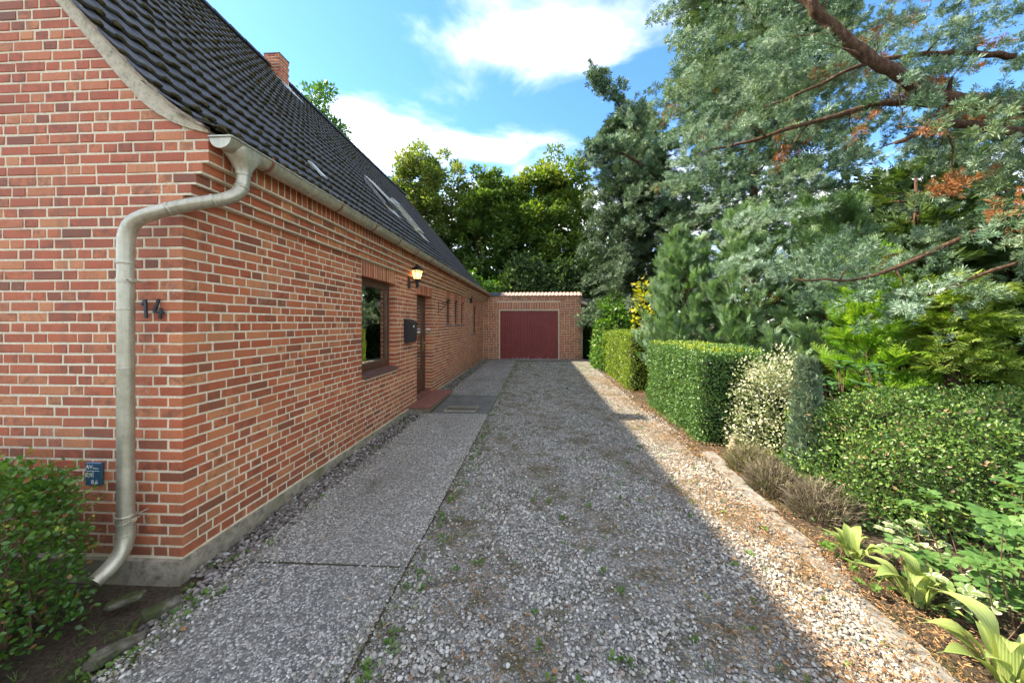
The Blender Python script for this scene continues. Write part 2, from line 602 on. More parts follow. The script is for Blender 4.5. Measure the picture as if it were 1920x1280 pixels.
# ------------------------------------------------------------------ ground
def sheet(name, xs, ys, dz, mat, kind='structure'):
    X, Y = np.meshgrid(xs, ys)
    Z = ground_z(X, Y) + dz
    V = np.stack([X, Y, Z], -1).reshape(-1, 3)
    nx, ny = len(xs), len(ys)
    i = (np.arange(ny - 1)[:, None] * nx + np.arange(nx - 1)[None, :]).ravel()
    q = np.stack([i, i + 1, i + nx + 1, i + nx], -1)
    return link(name, new_mesh(name, V, q, smooth=True), mat, kind=kind)


N = Nodes('dark garden soil')
n1 = N.noise(2.5, 7, 0.65)
n2 = N.noise(38, 5, 0.7)
c = N.ramp(n2, [(0.3, (0.030, 0.022, 0.014)), (0.5, (0.070, 0.052, 0.036)), (0.72, (0.13, 0.10, 0.072))])
c = N.mix(N.rng(n1, 0.5, 0.64, 0, 0.55), c, (0.045, 0.060, 0.018))
M['soil'] = N.done(N.principled(c, 1.0, N.bump(N.math('ADD', n2, n1), 0.8, 0.03), spec=0.15))

N = Nodes('pale driveway gravel')
vo = N.n('TexVoronoi', {'Scale': 52.0, 'Randomness': 1.0})
N.set(vo.inputs['Vector'], N.pos())
ve = N.n('TexVoronoi', {'Scale': 52.0}, feature='DISTANCE_TO_EDGE')
N.set(ve.inputs['Vector'], N.pos())
sx = N.n('SeparateColor', {'Color': vo.outputs['Color']})
c = N.ramp(sx.outputs[0], [(0.0, (0.15, 0.14, 0.125)), (0.3, (0.25, 0.235, 0.21)), (0.55, (0.34, 0.32, 0.28)), (0.8, (0.43, 0.405, 0.36)), (1.0, (0.54, 0.52, 0.47))])
c = N.mix(N.rng(ve.outputs['Distance'], 0.0, 0.12, 0.75, 0.0), c, (0.075, 0.062, 0.045))
c = N.mix(N.rng(N.noise(3.5, 6, 0.7), 0.45, 0.62, 0, 0.85), c, N.ramp(N.noise(60, 4), [(0.3, (0.060, 0.048, 0.022)), (0.7, (0.150, 0.125, 0.065))]))
M['gravel'] = N.done(N.principled(c, 0.9, N.bump(N.rng(ve.outputs['Distance'], 0.0, 0.3), 0.7, 0.012), spec=0.25))

xs = np.unique(np.concatenate([[-220, -120, -60, -30, -15, -9], np.arange(-6, 12.01, 0.4), [15, 20, 30, 60, 120, 220]]))
ys = np.unique(np.concatenate([[-160, -60, -20, -6], np.arange(-2, 22.01, 0.4), [26, 34, 50, 90, 160, 320]]))
sheet('ground', xs, ys, -0.03, 'soil')
sheet('driveway', np.linspace(-1.06, 2.28, 12), np.linspace(-1.2, 15.9, 60), -0.006, 'gravel')

# ------------------------------------------------------------------ house
XW = -2.743            # face of the long wall
YG = 2.46              # face of the gable wall
Y_END = 17.9
CH = 0.0825            # one brick course
Z0 = 0.11              # underside of the first course
JO = 0.016
house = thing('brick_house', (XW, YG, 0), 'red brick house with steep black tiled roof along the left of the drive', 'house')

ROOF = [(-2.335, 3.335), (-2.45, 3.380), (-2.556, 3.430), (-2.66, 3.497), (-2.765, 3.575), (-2.89, 3.682), (-3.018, 3.806), (-3.28, 4.075), (-3.554, 4.370)]
RIDGE_X = -7.32
SL = 1.2
ROOF.append((RIDGE_X, 4.370 + SL * (-3.554 - RIDGE_X)))
RX = np.array([p[0] for p in ROOF])
RZ = np.array([p[1] for p in ROOF])
RIDGE_Z = RZ[-1]


def roof_z(x):
    return np.interp(-np.asarray(x), -RX, RZ)


def roof_x(z):
    return -np.interp(z, RZ, -RX)


# openings of the long wall: y0, y1, z0, z1
def kz(k):
    return Z0 + CH * k


OPEN = [(5.11, 6.33, kz(11), kz(31)), (7.49, 8.56, -0.3, kz(30)), (9.93, 10.45, kz(21), kz(31)), (10.94, 11.42, kz(21), kz(31)),
        (11.86, 12.31, kz(21), kz(31)), (14.03, 14.80, kz(16), kz(31))]
LINT = [(o[0], o[1], o[3], o[3] + 3 * CH) for o in OPEN]

BR = []   # bricks: face centre, along, outward, length, height, depth, vertical?


def add_brick(c, au, an, L, H, D):
    BR.append((c, au, an, L, H, D))


def run(a, b, seed_rng, first=None):
    """lengths of the bricks between a and b: wild bond of stretchers and headers"""
    out, p, s = [], a, 0
    if first:
        out.append((p, p + first))
        p += first + JO
    while p < b - 0.03:
        l = 0.2355 if (seed_rng.random() < 0.62 and s < 3) else 0.1105
        s = s + 1 if l > 0.2 else 0
        l *= seed_rng.uniform(0.985, 1.015)
        e = p + l
        if b - e < 0.075:
            e = b
        out.append((p, e))
        p = e + JO
    return out


wr = random.Random(5)
UY, NX = (0, 1, 0), (1, 0, 0)
UX, NY = (1, 0, 0), (0, -1, 0)
BH = CH - JO
# the long wall
for k in range(0, 37):
    z0 = kz(k)
    off = {34: 0.070, 35: 0.110, 36: 0.158}.get(k, 0.0)
    zc_ = z0 + JO + BH / 2
    segs = [(YG + (0.1125 if k % 2 else 0.185) + JO, Y_END)]
    for (a, b, c0, c1) in OPEN + LINT:
        if z0 + CH * 0.5 > c0 and z0 + CH * 0.5 < c1:
            ns = []
            for (s, e) in segs:
                if b <= s or a >= e:
                    ns.append((s, e))
                else:
                    if a - JO - s > 0.03:
                        ns.append((s, a if (c0, c1) == (OPEN[0][2], OPEN[0][3]) or (a, b, c0, c1) in OPEN else a - JO))
                    if e - b - JO > 0.03:
                        ns.append((b if (a, b, c0, c1) in OPEN else b + JO, e))
            segs = ns
    for (s, e) in segs:
        jam0 = any(abs(s - o[1]) < 1e-6 for o in OPEN)
        jam1 = any(abs(e - o[0]) < 1e-6 for o in OPEN)
        bl = run(s, e, wr)
        for i, (p, r) in enumerate(bl):
            D = 0.22 if (i == 0 and jam0) or (i == len(bl) - 1 and jam1) else 0.06 + off
            add_brick((XW + off + wr.uniform(-0.0015, 0.0015), (p + r) / 2, zc_ + wr.uniform(-0.001, 0.001)), UY, NX, r - p, BH, D)
# upright bricks under the gutter and over the openings
y = YG + 0.115 + JO
while y < Y_END - 0.08:
    add_brick((XW + 0.212 + wr.uniform(-0.002, 0.002), y + 0.0335, kz(37) + JO + 0.115), UY, NX, 0.067, 0.230, 0.26)
    y += 0.0825
for (a, b, c0, c1) in LINT:
    n = max(3, round((b - a + JO) / 0.0825))
    w = (b - a + JO) / n
    for i in range(n):
        add_brick((XW + wr.uniform(-0.001, 0.002), a + w * i + (w - JO) / 2, c0 + 0.124 - 0.004), UY, NX, w - JO, 0.24, 0.17)
# the gable wall
for k in range(0, 110):
    z0 = kz(k)
    zc_ = z0 + JO + BH / 2
    off = {34: 0.070, 35: 0.110, 36: 0.158}.get(k, 0.212 if k in (37, 38, 39) else 0.0)
    xr = XW + off
    first = 0.185 if k % 2 else 0.1125
    d0 = 0.1125 if k % 2 else 0.185
    if k >= 40:
        xr = roof_x(z0 + CH + 0.07)
        first, d0 = None, 0.06
    elif k >= 37:
        d0 = 0.115
    xl = -5.6
    if xr - xl < 0.1 or z0 > RIDGE_Z - 0.3:
        break
    for i, (p, r) in enumerate(run(-xr, -xl, wr, first)):
        add_brick((-(p + r) / 2, YG + wr.uniform(-0.0015, 0.0015), zc_ + wr.uniform(-0.001, 0.001)), UX, NY, r - p, BH, d0 if i == 0 else 0.06)


def brick_verts(L, H, D, rg, ch=0.004, jit=0.0019):
    """chamfered face at y=0 looking to -y, length along x, depth to +y; 12 corners"""
    l, h = L / 2, H / 2
    F = np.array([(-l + ch, 0, -h + ch), (l - ch, 0, -h + ch), (l - ch, 0, h - ch), (-l + ch, 0, h - ch),
                  (-l, ch, -h), (l, ch, -h), (l, ch, h), (-l, ch, h), (-l, D, -h), (l, D, -h), (l, D, h), (-l, D, h)])
    F[:8] += rg.uniform(-jit, jit, (8, 3))
    return F


BQ = np.array([(0, 1, 2, 3), (4, 5, 1, 0), (5, 6, 2, 1), (6, 7, 3, 2), (7, 4, 0, 3), (8, 9, 5, 4), (9, 10, 6, 5), (10, 11, 7, 6), (11, 8, 4, 7)])


def lay_bricks(bricks, parent, n_single, mat='brick', big=None):
    """the largest in view as objects of their own, the rest as one mesh"""
    def size(b):
        c, au, an, L, H, D = b
        v = np.array(c) - np.array((0, 0, CAM_Z))
        d = np.linalg.norm(v)
        fx = (v[0] * 0.9986 + v[1] * 0.0523) / max(0.05, -v[0] * 0.0523 + v[1] * 0.9986)
        fz = v[2] / max(0.05, -v[0] * 0.0523 + v[1] * 0.9986)
        if abs(fx) > 1.56 or fz > 0.95:
            return 0
        return L * H * abs(np.dot(v / d, an)) / d ** 2
    order = sorted(range(len(bricks)), key=lambda i: -size(bricks[i]))
    single, rest = order[:n_single], order[n_single:]
    rg = np.random.default_rng(3)

    def world_verts(b):
        c, au, an, L, H, D = b
        F = brick_verts(L, H, D, rg)
        return np.outer(F[:, 0], au) - np.outer(F[:, 1], an) + np.outer(F[:, 2], (0, 0, 1))
    for i in single:
        b = bricks[i]
        flip = np.dot(np.cross(b[1], (0, 0, 1)), b[2]) < 0
        link('brick', new_mesh('brick', world_verts(b), BQ[:, ::-1] if flip else BQ), mat, parent, loc=b[0])
    V, Q = [], []
    for n, i in enumerate(rest):
        b = bricks[i]
        flip = np.dot(np.cross(b[1], (0, 0, 1)), b[2]) < 0
        V.append(world_verts(b) + np.array(b[0]))
        Q.append((BQ[:, ::-1] if flip else BQ) + 12 * n)
    if rest:
        link('brickwork', new_mesh('brickwork', np.concatenate(V), np.concatenate(Q)), mat, parent, kind='stuff')


lay_bricks(BR, house, 300)

# mortar body of the walls, a little behind the brick faces
RC = 0.0045
mb = MB()
ys_ = sorted(set([YG + RC, Y_END] + [v + s for o in OPEN for v, s in ((o[0], -0.005), (o[1], 0.005))]))
zs_ = sorted(set([-0.2, kz(34)] + [v for o in OPEN for v in (o[2], o[3] + 0.005)]))
for i in range(len(ys_) - 1):
    for j in range(len(zs_) - 1):
        yc_, zc2 = (ys_[i] + ys_[i + 1]) / 2, (zs_[j] + zs_[j + 1]) / 2
        if any(o[0] - 0.01 < yc_ < o[1] + 0.01 and o[2] < zc2 < o[3] + 0.006 for o in OPEN):
            continue
        mb.box((XW - 0.30, ys_[i], zs_[j]), (XW - RC, ys_[i + 1], zs_[j + 1]))
for k, off in ((34, 0.070), (35, 0.110), (36, 0.158)):
    mb.box((XW - 0.30, YG + RC, kz(k)), (XW + off - RC, Y_END, kz(k + 1)))
mb.box((XW - 0.30, YG + RC, kz(37)), (XW + 0.212 - RC, Y_END, kz(40) - 0.004))
mb.build('mortar_bed', 'mortar', house)
mb = MB()
zt = np.concatenate([[-0.2, kz(35)], ])
pts = [(-7.6, -0.2), (XW - 0.301, -0.2), (XW - 0.301, float(roof_z(XW - 0.301)) - 0.09)] + [(x, z - 0.09) for x, z in ROOF[7:-1]] + [(RIDGE_X, RIDGE_Z - 0.09)]
poly = [(x, YG + RC, z) for x, z in pts] + [(-12.3, YG + RC, 3.3), (-12.3, YG + RC, -0.2)]
mb.prism(poly, (0, 0.28, 0))
mb.build('mortar_bed', 'mortar', house)
head = [(XW - 0.2995, kz(40) - 0.003), (-2.57, kz(40) - 0.003)] + [(x, z - 0.055) for x, z in ROOF[3:7]] + [(XW - 0.2995, float(roof_z(XW - 0.2995)) - 0.07)]
MB().prism([(x, YG + RC, z) for x, z in head], (0, 0.26, 0)).build('mortar_bed', 'mortar', house)
mb = MB()   # the far gable and the back wall close the house
mb.prism([(x, Y_END - 0.3, z) for x, _, z in poly], (0, 0.28, 0))
mb.box((-12.3, YG + 0.3, -0.2), (-12.0, Y_END - 0.3, 3.3))
mb.build('back_wall', 'brick', house)
# plinth
for (pa, pb) in ((YG + 0.101, 7.48), (8.57, 16.72)):
    mb = MB()
    n = int((pb - pa) / 0.25)
    V, q = [], []
    for i in range(n + 1):
        ya = pa + (pb - pa) * i / n
        j = 0.012 * math.sin(ya * 5.1) + 0.006 * math.sin(ya * 13.0)
        V += [(XW - 0.2, ya, -0.25), (XW + 0.022 + j * 0.6, ya, -0.25), (XW + 0.022 + j * 0.6, ya, kz(0) - 0.006 + j * 0.25), (XW - 0.2, ya, kz(0) - 0.006)]
    for i in range(n):
        for k in range(4):
            q.append((4 * i + k, 4 * i + (k + 1) % 4, 4 * i + 4 + (k + 1) % 4, 4 * i + 4 + k))
    e = 4 * n
    q += [(0, 3, 2, 1), (e, e + 1, e + 2, e + 3)]
    mb.add(V, q)
    auto_smooth(mb.build('plinth', 'plinth', house), 70)
MB().box((-7.2, YG - 0.035, -0.25), (XW + 0.018, YG + 0.1, kz(0) - 0.006)).build('plinth', 'plinth', house)

# roof: a body with tiles laid on it
mb = MB()
prof = [(x, z - 0.035) for x, z in ROOF[2:]]
back = [(2 * RIDGE_X - x, z) for x, z in prof[::-1][1:]]
full = prof + back
V, q = [], []
for (x, z) in full:
    V += [(x, YG + 0.045, z), (x, Y_END + 0.08, z), (x, YG + 0.045, z - 0.04), (x, Y_END + 0.08, z - 0.04)]
for i in range(len(full) - 1):
    a, b = 4 * i, 4 * i + 4
    q += [(a, b, b + 1, a + 1), (a + 2, a + 3, b + 3, b + 2), (a, a + 2, b + 2, b), (a + 1, b + 1, b + 3, a + 3)]
e = 4 * (len(full) - 1)
q += [(0, 1, 3, 2), (e, e + 2, e + 3, e + 1)]
mb.add(V, q)
roof = mb.build('roof', 'tile', house)

# the path up the slope by arc length
seg = np.hypot(np.diff(RX), np.diff(RZ))
arc = np.concatenate([[0], np.cumsum(seg)])


def slope_at(s):
    x, z = np.interp(s, arc, RX), np.interp(s, arc, RZ)
    x2, z2 = np.interp(s + 0.2, arc, RX), np.interp(s + 0.2, arc, RZ)
    if s + 0.2 > arc[-1]:
        x2, z2 = x - 0.2 * (1 / math.hypot(1, SL)), z + 0.2 * SL / math.hypot(1, SL)
    t = np.array([x2 - x, 0, z2 - z])
    t /= np.linalg.norm(t)
    return np.array([x, 0, z]), t


TW, EXPO, TL = 0.30, 0.335, 0.40
uu = np.linspace(0, TW, 17)
hh = 0.016 * (0.5 + 0.5 * np.cos(2 * np.pi * (uu / 0.15 - 0.28))) ** 1.7


def tile_mesh(var):
    rg = np.random.default_rng(100 + var)
    n = len(uu)
    lip = 0.004 * rg.uniform(0.3, 1.0, n)
    # local axes: x up the slope, y along the eave, z out of the roof
    b0 = np.stack([np.zeros(n) + rg.uniform(-0.004, 0.004, n), uu, 0.024 + hh + lip], -1)
    b1 = np.stack([np.full(n, 0.05), uu, 0.022 + hh], -1)
    tp = np.stack([np.full(n, TL), uu, hh * 0.9 - 0.012], -1)
    lo = np.stack([np.full(n, 0.006), uu, hh - 0.004], -1)
    V = np.concatenate([lo, b0, b1, tp])
    q = []
    for r in range(3):
        for i in range(n - 1):
            q.append((r * n + i, r * n + i + 1, (r + 1) * n + i + 1, (r + 1) * n + i))
    q = [(a, b, c_, d)[::-1] for a, b, c_, d in q]
    moss = np.concatenate([np.ones(n), np.ones(n), np.full(n, 0.35), np.zeros(n)])
    me = new_mesh('roof_tile', V, q, smooth=True, attrs={'moss': moss})
    me.materials.append(M['tile'])
    return me


tiles = []
s = 0.065
rows = 0
while s < arc[-1] - 0.1:
    p, t = slope_at(s)
    nrm = np.cross((0, 1, 0), t)
    nrm = nrm if nrm[2] > 0 else -nrm
    y = YG - 0.075
    while y < Y_END + 0.05:
        tiles.append((p + np.array([0, y, 0]) + nrm * 0.0 + np.array([0, random.uniform(-0.003, 0.003), 0]), t, nrm))
        y += TW
    s += EXPO
    rows += 1
def tile_seen(T):
    p = T[0]
    zd = -p[0] * 0.0523 + p[1] * 0.9986
    return 1e9 if (p[2] - CAM_Z) / zd > 0.96 or abs((p[0] * 0.9986 + p[1] * 0.0523) / zd) > 1.52 else float(np.linalg.norm(p))


tiles.sort(key=tile_seen)
TM = [tile_mesh(i) for i in range(8)]
tmd = [(np.array([v.co[:] for v in me.vertices]), np.array([p.vertices[:] for p in me.polygons])) for me in TM]
for i, (p, t, nrm) in enumerate(tiles[:300]):
    o = link('roof_tile', TM[i % 8], None, roof)
    o.matrix_basis = Matrix(((t[0], 0, nrm[0], p[0]), (t[1], 1, nrm[1], p[1]), (t[2], 0, nrm[2], p[2]), (0, 0, 0, 1)))
V, Q, A = [], [], []
nv = 0
m0 = np.concatenate([np.ones(34), np.full(17, 0.35), np.zeros(17)])
for i, (p, t, nrm) in enumerate(tiles[300:]):
    v, f_ = tmd[i % 8]
    V.append(p + np.outer(v[:, 0], t) + np.outer(v[:, 1], (0, 1, 0)) + np.outer(v[:, 2], nrm))
    Q.append(f_ + nv)
    A.append(m0)
    nv += len(v)
me = new_mesh('roof_tiles', np.concatenate(V), np.concatenate(Q), smooth=True, attrs={'moss': np.concatenate(A)})
link('roof_tiles', me, 'tile', roof, kind='stuff')

# moss cushions on the lower edges of the tiles
oct_v = np.array([(math.cos(a) * r, math.sin(a) * r, h) for r, h in ((1.0, -0.3), (0.8, 0.5)) for a in np.linspace(0, 2 * np.pi, 6, endpoint=False)] + [(0, 0, 0.95)])
oct_q = [(k, (k + 1) % 6, 6 + (k + 1) % 6, 6 + k) for k in range(6)]
oct_t = [(6 + k, 6 + (k + 1) % 6, 12) for k in range(6)]
V, Q, T, nv = [], [], [], 0
rg = np.random.default_rng(8)
for (p, t, nrm) in tiles:
    far = p[1] > 8
    if p[1] > 12:
        continue
    for uc in (0.042, 0.192):
        for _ in range(1 if far else 2):
            if rg.random() < 0.25:
                continue
            sc = rg.uniform(0.55, 1.15)
            ext = np.array([0.024, 0.040, 0.020]) * sc
            v = oct_v * ext * rg.uniform(0.75, 1.25, (13, 1))
            off = np.array([rg.uniform(-0.012, 0.02), uc + rg.uniform(-0.02, 0.02), 0.036 + rg.uniform(-0.008, 0.006)])
            v = v + off
            V.append(p + np.outer(v[:, 0], t) + np.outer(v[:, 1], (0, 1, 0)) + np.outer(v[:, 2], nrm))
            Q.append(np.array(oct_q) + nv)
            T.append(np.array(oct_t) + nv)
            nv += 13
link('moss', new_mesh('moss', np.concatenate(V), np.concatenate(Q), np.concatenate(T), smooth=True), 'moss', roof, kind='stuff')

# ridge tiles
mbs = []
y = YG - 0.1
ang = np.linspace(-0.15, math.pi + 0.15, 9)
while y < Y_END + 0.1:
    mb = MB()
    V = [(RIDGE_X + math.cos(a) * (0.13 - 0.01 * j), y + 0.42 * j, RIDGE_Z - 0.02 + math.sin(a) * (0.11 - 0.01 * j)) for j in (0, 1) for a in ang]
    q = [(i, i + 1, 9 + i + 1, 9 + i)[::-1] for i in range(8)]
    mb.add(V, q)
    mb.build('ridge_tile', 'tile', roof, smooth=True)
    y += 0.40

# concrete verge band along the gable
lower = [(-2.505, 3.372), (-2.64, 3.405), (-2.772, 3.452), (-2.92, 3.535), (-3.055, 3.632), (-3.16, 3.745), (-3.275, 3.868), (-3.496, 4.135), (-3.765, 4.44), (RIDGE_X, 4.44 + SL * (-3.765 - RIDGE_X))]
dense = []
for i in range(len(lower) - 1):
    for k in range(4):
        f_ = k / 4
        dense.append((lower[i][0] * (1 - f_) + lower[i + 1][0] * f_, lower[i][1] * (1 - f_) + lower[i + 1][1] * f_))
dense.append(lower[-1])
mb = MB()
V, q = [], []
rg = np.random.default_rng(4)
for i, (x, z) in enumerate(dense):
    zu = roof_z(x + 0.0) - 0.012
    z = min(z, zu - 0.02) + rg.uniform(-0.004, 0.004)
    yf = YG - 0.022 + rg.uniform(-0.003, 0.003)
    V += [(x, yf, z), (x, yf - 0.012, zu), (x, YG + 0.04, z), (x, YG + 0.04, zu)]
for i in range(len(dense) - 1):
    a, b = 4 * i, 4 * i + 4
    q += [(a, a + 1, b + 1, b), (a, b, b + 2, a + 2), (a + 1, a + 3, b + 3, b + 1), (a + 2, b + 2, b + 3, a + 3)]
q += [(0, 2, 3, 1)]
mb.add(V, q)
auto_smooth(mb.build('verge_band', 'verge', house), 50)
# thin weathered boards under the edge tiles
mb = MB()
for i in range(len(dense) - 1):
    (x0, z0), (x1, z1) = dense[i], dense[i + 1]
    a, b = roof_z(x0) - 0.010, roof_z(x1) - 0.010
    mb.prism([(x0, YG - 0.075, a), (x1, YG - 0.075, b), (x1, YG - 0.075, b + 0.022), (x0, YG - 0.075, a + 0.022)], (0, 0.06, 0))
mb.build('verge_board', 'deadwood', house)

# chimney on the ridge
CX0, CX1, CY0, CY1, CZ0, CZ1 = -7.42, -6.98, 8.74, 9.10, 8.2, 9.22
mb = MB()
mb.box((CX0 + 0.008, CY0 + 0.008, CZ0), (CX1 - 0.008, CY1 - 0.008, CZ1 - 0.03))
chim = mb.build('chimney', 'mortar', house)
rg = np.random.default_rng(6)
k = 0
z = CZ0
while z < CZ1 - 0.05:
    for side in range(2):
        a, b, fixed = ((CX0, CX1, CY0) if side == 0 else (CY0, CY1, CX1))
        p = a - (0.12 if (k + side) % 2 else 0)
        while p < b - 0.02:
            s0, e0 = max(p, a), min(p + 0.215, b)
            if e0 - s0 > 0.03:
                F = brick_verts(e0 - s0, BH, 0.05, rg)
                if side == 0:
                    V = np.stack([F[:, 0], F[:, 1], F[:, 2]], -1)
                    link('brick', new_mesh('brick', V, BQ), 'brick', chim, loc=((s0 + e0) / 2, fixed, z + 0.047))
                else:
                    V = np.stack([-F[:, 1], F[:, 0], F[:, 2]], -1)
                    link('brick', new_mesh('brick', V, BQ), 'brick', chim, loc=(fixed, (s0 + e0) / 2, z + 0.047))
            p += 0.215 + 0.01
    z += CH
    k += 1
mb = MB()
mb.rbox((CX0 - 0.01, CY0 - 0.01, CZ1 - 0.028), (CX1 + 0.01, CY1 + 0.01, CZ1 + 0.01), 0.008)
mb.build('chimney_cap', 'slate', chim)
mb = MB()
sl = math.hypot(1, SL)
for (x0, x1, y0, y1) in ((CX0 + 0.05, CX1 + 0.32, CY0 - 0.16, CY0 + 0.0), (CX1, CX1 + 0.32, CY0, CY1), (CX0 + 0.05, CX1 + 0.32, CY1, CY1 + 0.16)):
    zA, zB = roof_z(x0) + 0.055, roof_z(x1) + 0.055
    mb.prism([(x0, y0, zA), (x1, y0, zB), (x1, y0, zB + 0.012), (x0, y0, zA + 0.012)], (0, y1 - y0, 0))
mb.build('lead_flashing', 'zinc', chim)

# gutter with hopper, brackets and downpipe
GX, GZ, GR = -2.414, 3.345, 0.085
ang = np.linspace(math.pi, 2 * math.pi, 11)
mb = MB()
V, q = [], []
for yv in np.linspace(YG - 0.02, 16.62, 30):
    V += [(GX + GR * math.cos(a), yv, GZ + GR * math.sin(a)) for a in ang] + [(GX + (GR - 0.004) * math.cos(a), yv, GZ + (GR - 0.004) * math.sin(a)) for a in ang[::-1]]
nn = 22
for i in range(29):
    for k in range(nn):
        q.append((i * nn + k, (i + 1) * nn + k, (i + 1) * nn + (k + 1) % nn, i * nn + (k + 1) % nn))
mb.add(V, q)
mb.tube([(GX + GR, yv, GZ + 0.004) for yv in np.linspace(YG - 0.02, 16.62, 12)], 0.009, 8)
mb.prism([(GX + GR * 1.04 * math.cos(a), YG - 0.024, GZ + GR * 1.04 * math.sin(a)) for a in ang], (0, 0.006, 0))
gutter = auto_smooth(mb.build('gutter', 'zinc', house), 50)
# end cap rim
MB().box((GX - GR * 1.04, YG - 0.034, GZ - 0.006), (GX + GR * 1.1, YG - 0.018, GZ + 0.006)).build('end_cap', 'zinc', gutter)
mb = MB()
rings = []
hy = 2.64
for (hx, hyw, z, rnd_) in ((0.088, 0.13, GZ - 0.012, 0.0), (0.088, 0.125, GZ - 0.06, 0.1), (0.066, 0.085, GZ - 0.125, 0.5), (0.055, 0.058, GZ - 0.175, 1.0), (0.054, 0.054, GZ - 0.215, 1.0)):
    ring = []
    for a in np.linspace(0, 2 * math.pi, 24, endpoint=False):
        ca_, sa_ = math.cos(a), math.sin(a)
        m = max(abs(ca_), abs(sa_))
        f_ = rnd_ + (1 - rnd_) * min(1 / m, 1.22)
        ring.append((GX + hx * ca_ * f_, hy + hyw * sa_ * f_, z))
    rings.append(ring)
V = [p for r in rings for p in r]
q = [(i * 24 + k, i * 24 + (k + 1) % 24, (i + 1) * 24 + (k + 1) % 24, (i + 1) * 24 + k)[::-1] for i in range(4) for k in range(24)]
mb.add(V, q)
auto_smooth(mb.build('hopper', 'zinc', gutter), 50)
for yv in [2.85] + [3.9 + 0.85 * i for i in range(15)]:
    mb = MB()
    V, q = [], []
    aa = np.linspace(math.pi - 0.1, 2 * math.pi + 0.35, 14)
    for a in aa:
        for (r, dy) in ((GR + 0.0015, -0.014), (GR + 0.006, -0.014), (GR + 0.006, 0.014), (GR + 0.0015, 0.014)):
            V.append((GX + r * math.cos(a), yv + dy, GZ + r * math.sin(a)))
    for i in range(13):
        for k in range(4):
            q.append((4 * i + k, 4 * i + (k + 1) % 4, 4 * i + 4 + (k + 1) % 4, 4 * i + 4 + k))
    mb.add(V, q)
    mb.build('gutter_bracket', 'rust', gutter)


def smooth_path(P, n=8):
    P = np.array(P, float)
    out = []
    for i in range(len(P) - 1):
        p0, p1, p2, p3 = P[max(0, i - 1)], P[i], P[i + 1], P[min(len(P) - 1, i + 2)]
        for t in np.linspace(0, 1, n, endpoint=False):
            out.append(0.5 * (2 * p1 + (p2 - p0) * t + (2 * p0 - 5 * p1 + 4 * p2 - p3) * t * t + (3 * p1 - p0 - 3 * p2 + p3) * t ** 3))
    out.append(P[-1])
    return np.array(out)


PR = 0.048
path = smooth_path([(-2.414, 2.64, 3.19), (-2.416, 2.635, 3.06), (-2.43, 2.60, 2.975), (-2.475, 2.535, 2.905), (-2.55, 2.475, 2.865), (-2.664, 2.42, 2.82), (-2.80, 2.37, 2.765),
                    (-2.91, 2.34, 2.715), (-2.975, 2.325, 2.665), (-3.012, 2.32, 2.59), (-3.026, 2.32, 2.50), (-3.026, 2.32, 2.36)], 6)
mb = MB()
rad = np.full(len(path), PR)
rad *= 1 + 0.025 * np.where((np.arange(len(path)) % 2 == 0) & (path[:, 0] < -2.85) & (path[:, 2] > 2.5), 1, 0)
mb.tube(path, rad, 20)
mb.tube([(-3.026, 2.32, 2.37), (-3.026, 2.32, 0.50)], PR - 0.001, 20)
mb.tube(smooth_path([(-3.026, 2.32, 0.52), (-3.026, 2.32, 0.40), (-3.022, 2.312, 0.33), (-3.02, 2.28, 0.255), (-3.028, 2.22, 0.195), (-3.04, 2.15, 0.155)], 5), PR + 0.002, 20)
pipe = auto_smooth(mb.build('downpipe', 'zinc', house), 50)
for z, r, h in ((2.37, 0.004, 0.012), (2.03, 0.0025, 0.006), (1.60, 0.0025, 0.006), (0.515, 0.006, 0.010), (0.47, 0.006, 0.012), (0.385, 0.004, 0.006)):
    mb = MB()
    mb.tube([(-3.026, 2.32, z - h), (-3.026, 2.32, z - h / 2), (-3.026, 2.32, z + h / 2), (-3.026, 2.32, z + h)], [PR + r * 0.6, PR + r, PR + r, PR + r * 0.6], 20)
    auto_smooth(mb.build('pipe_collar', 'zinc', pipe))
for z in (2.24, 0.49):
    mb = MB()
    mb.tube([(-3.026, 2.32, z - 0.012), (-3.026, 2.32, z + 0.012)], PR + 0.005, 20)
    mb.box((-3.026 + PR - 0.002, 2.30, z - 0.012), (-3.026 + PR + 0.022, 2.335, z + 0.012))
    mb.tube([(-3.026 + PR + 0.01, 2.27, z), (-3.026 + PR + 0.01, 2.36, z)], 0.004, 6)
    mb.tube([(-3.026, 2.36, z), (-3.026, YG + 0.02, z)], 0.006, 6)
    mb.build('pipe_clamp', 'zinc', pipe)
for p0 in (path[8], path[22], path[34]):
    i = int(np.argmin(np.linalg.norm(path - p0, axis=1)))
    d = path[i + 1] - path[i - 1]
    d /= np.linalg.norm(d)
    MB().tube([path[i] - d * 0.01, path[i] + d * 0.01], PR + 0.004, 20).build('pipe_collar', 'zinc', pipe, smooth=True)

# ---- window by the door
REV = 0.122


def frame_rect(mb, x0, x1, y0, y1, z0, z1, w, dz0=None):
    b = dz0 or w
    mb.rbox((x0, y0, z0), (x1, y0 + w, z1), 0.005)
    mb.rbox((x0, y1 - w, z0), (x1, y1, z1), 0.005)
    mb.rbox((x0 + 0.001, y0 + w, z1 - w), (x1 - 0.001, y1 - w, z1), 0.005)
    mb.rbox((x0 + 0.001, y0 + w, z0), (x1 - 0.001, y1 - w, z0 + b), 0.005)


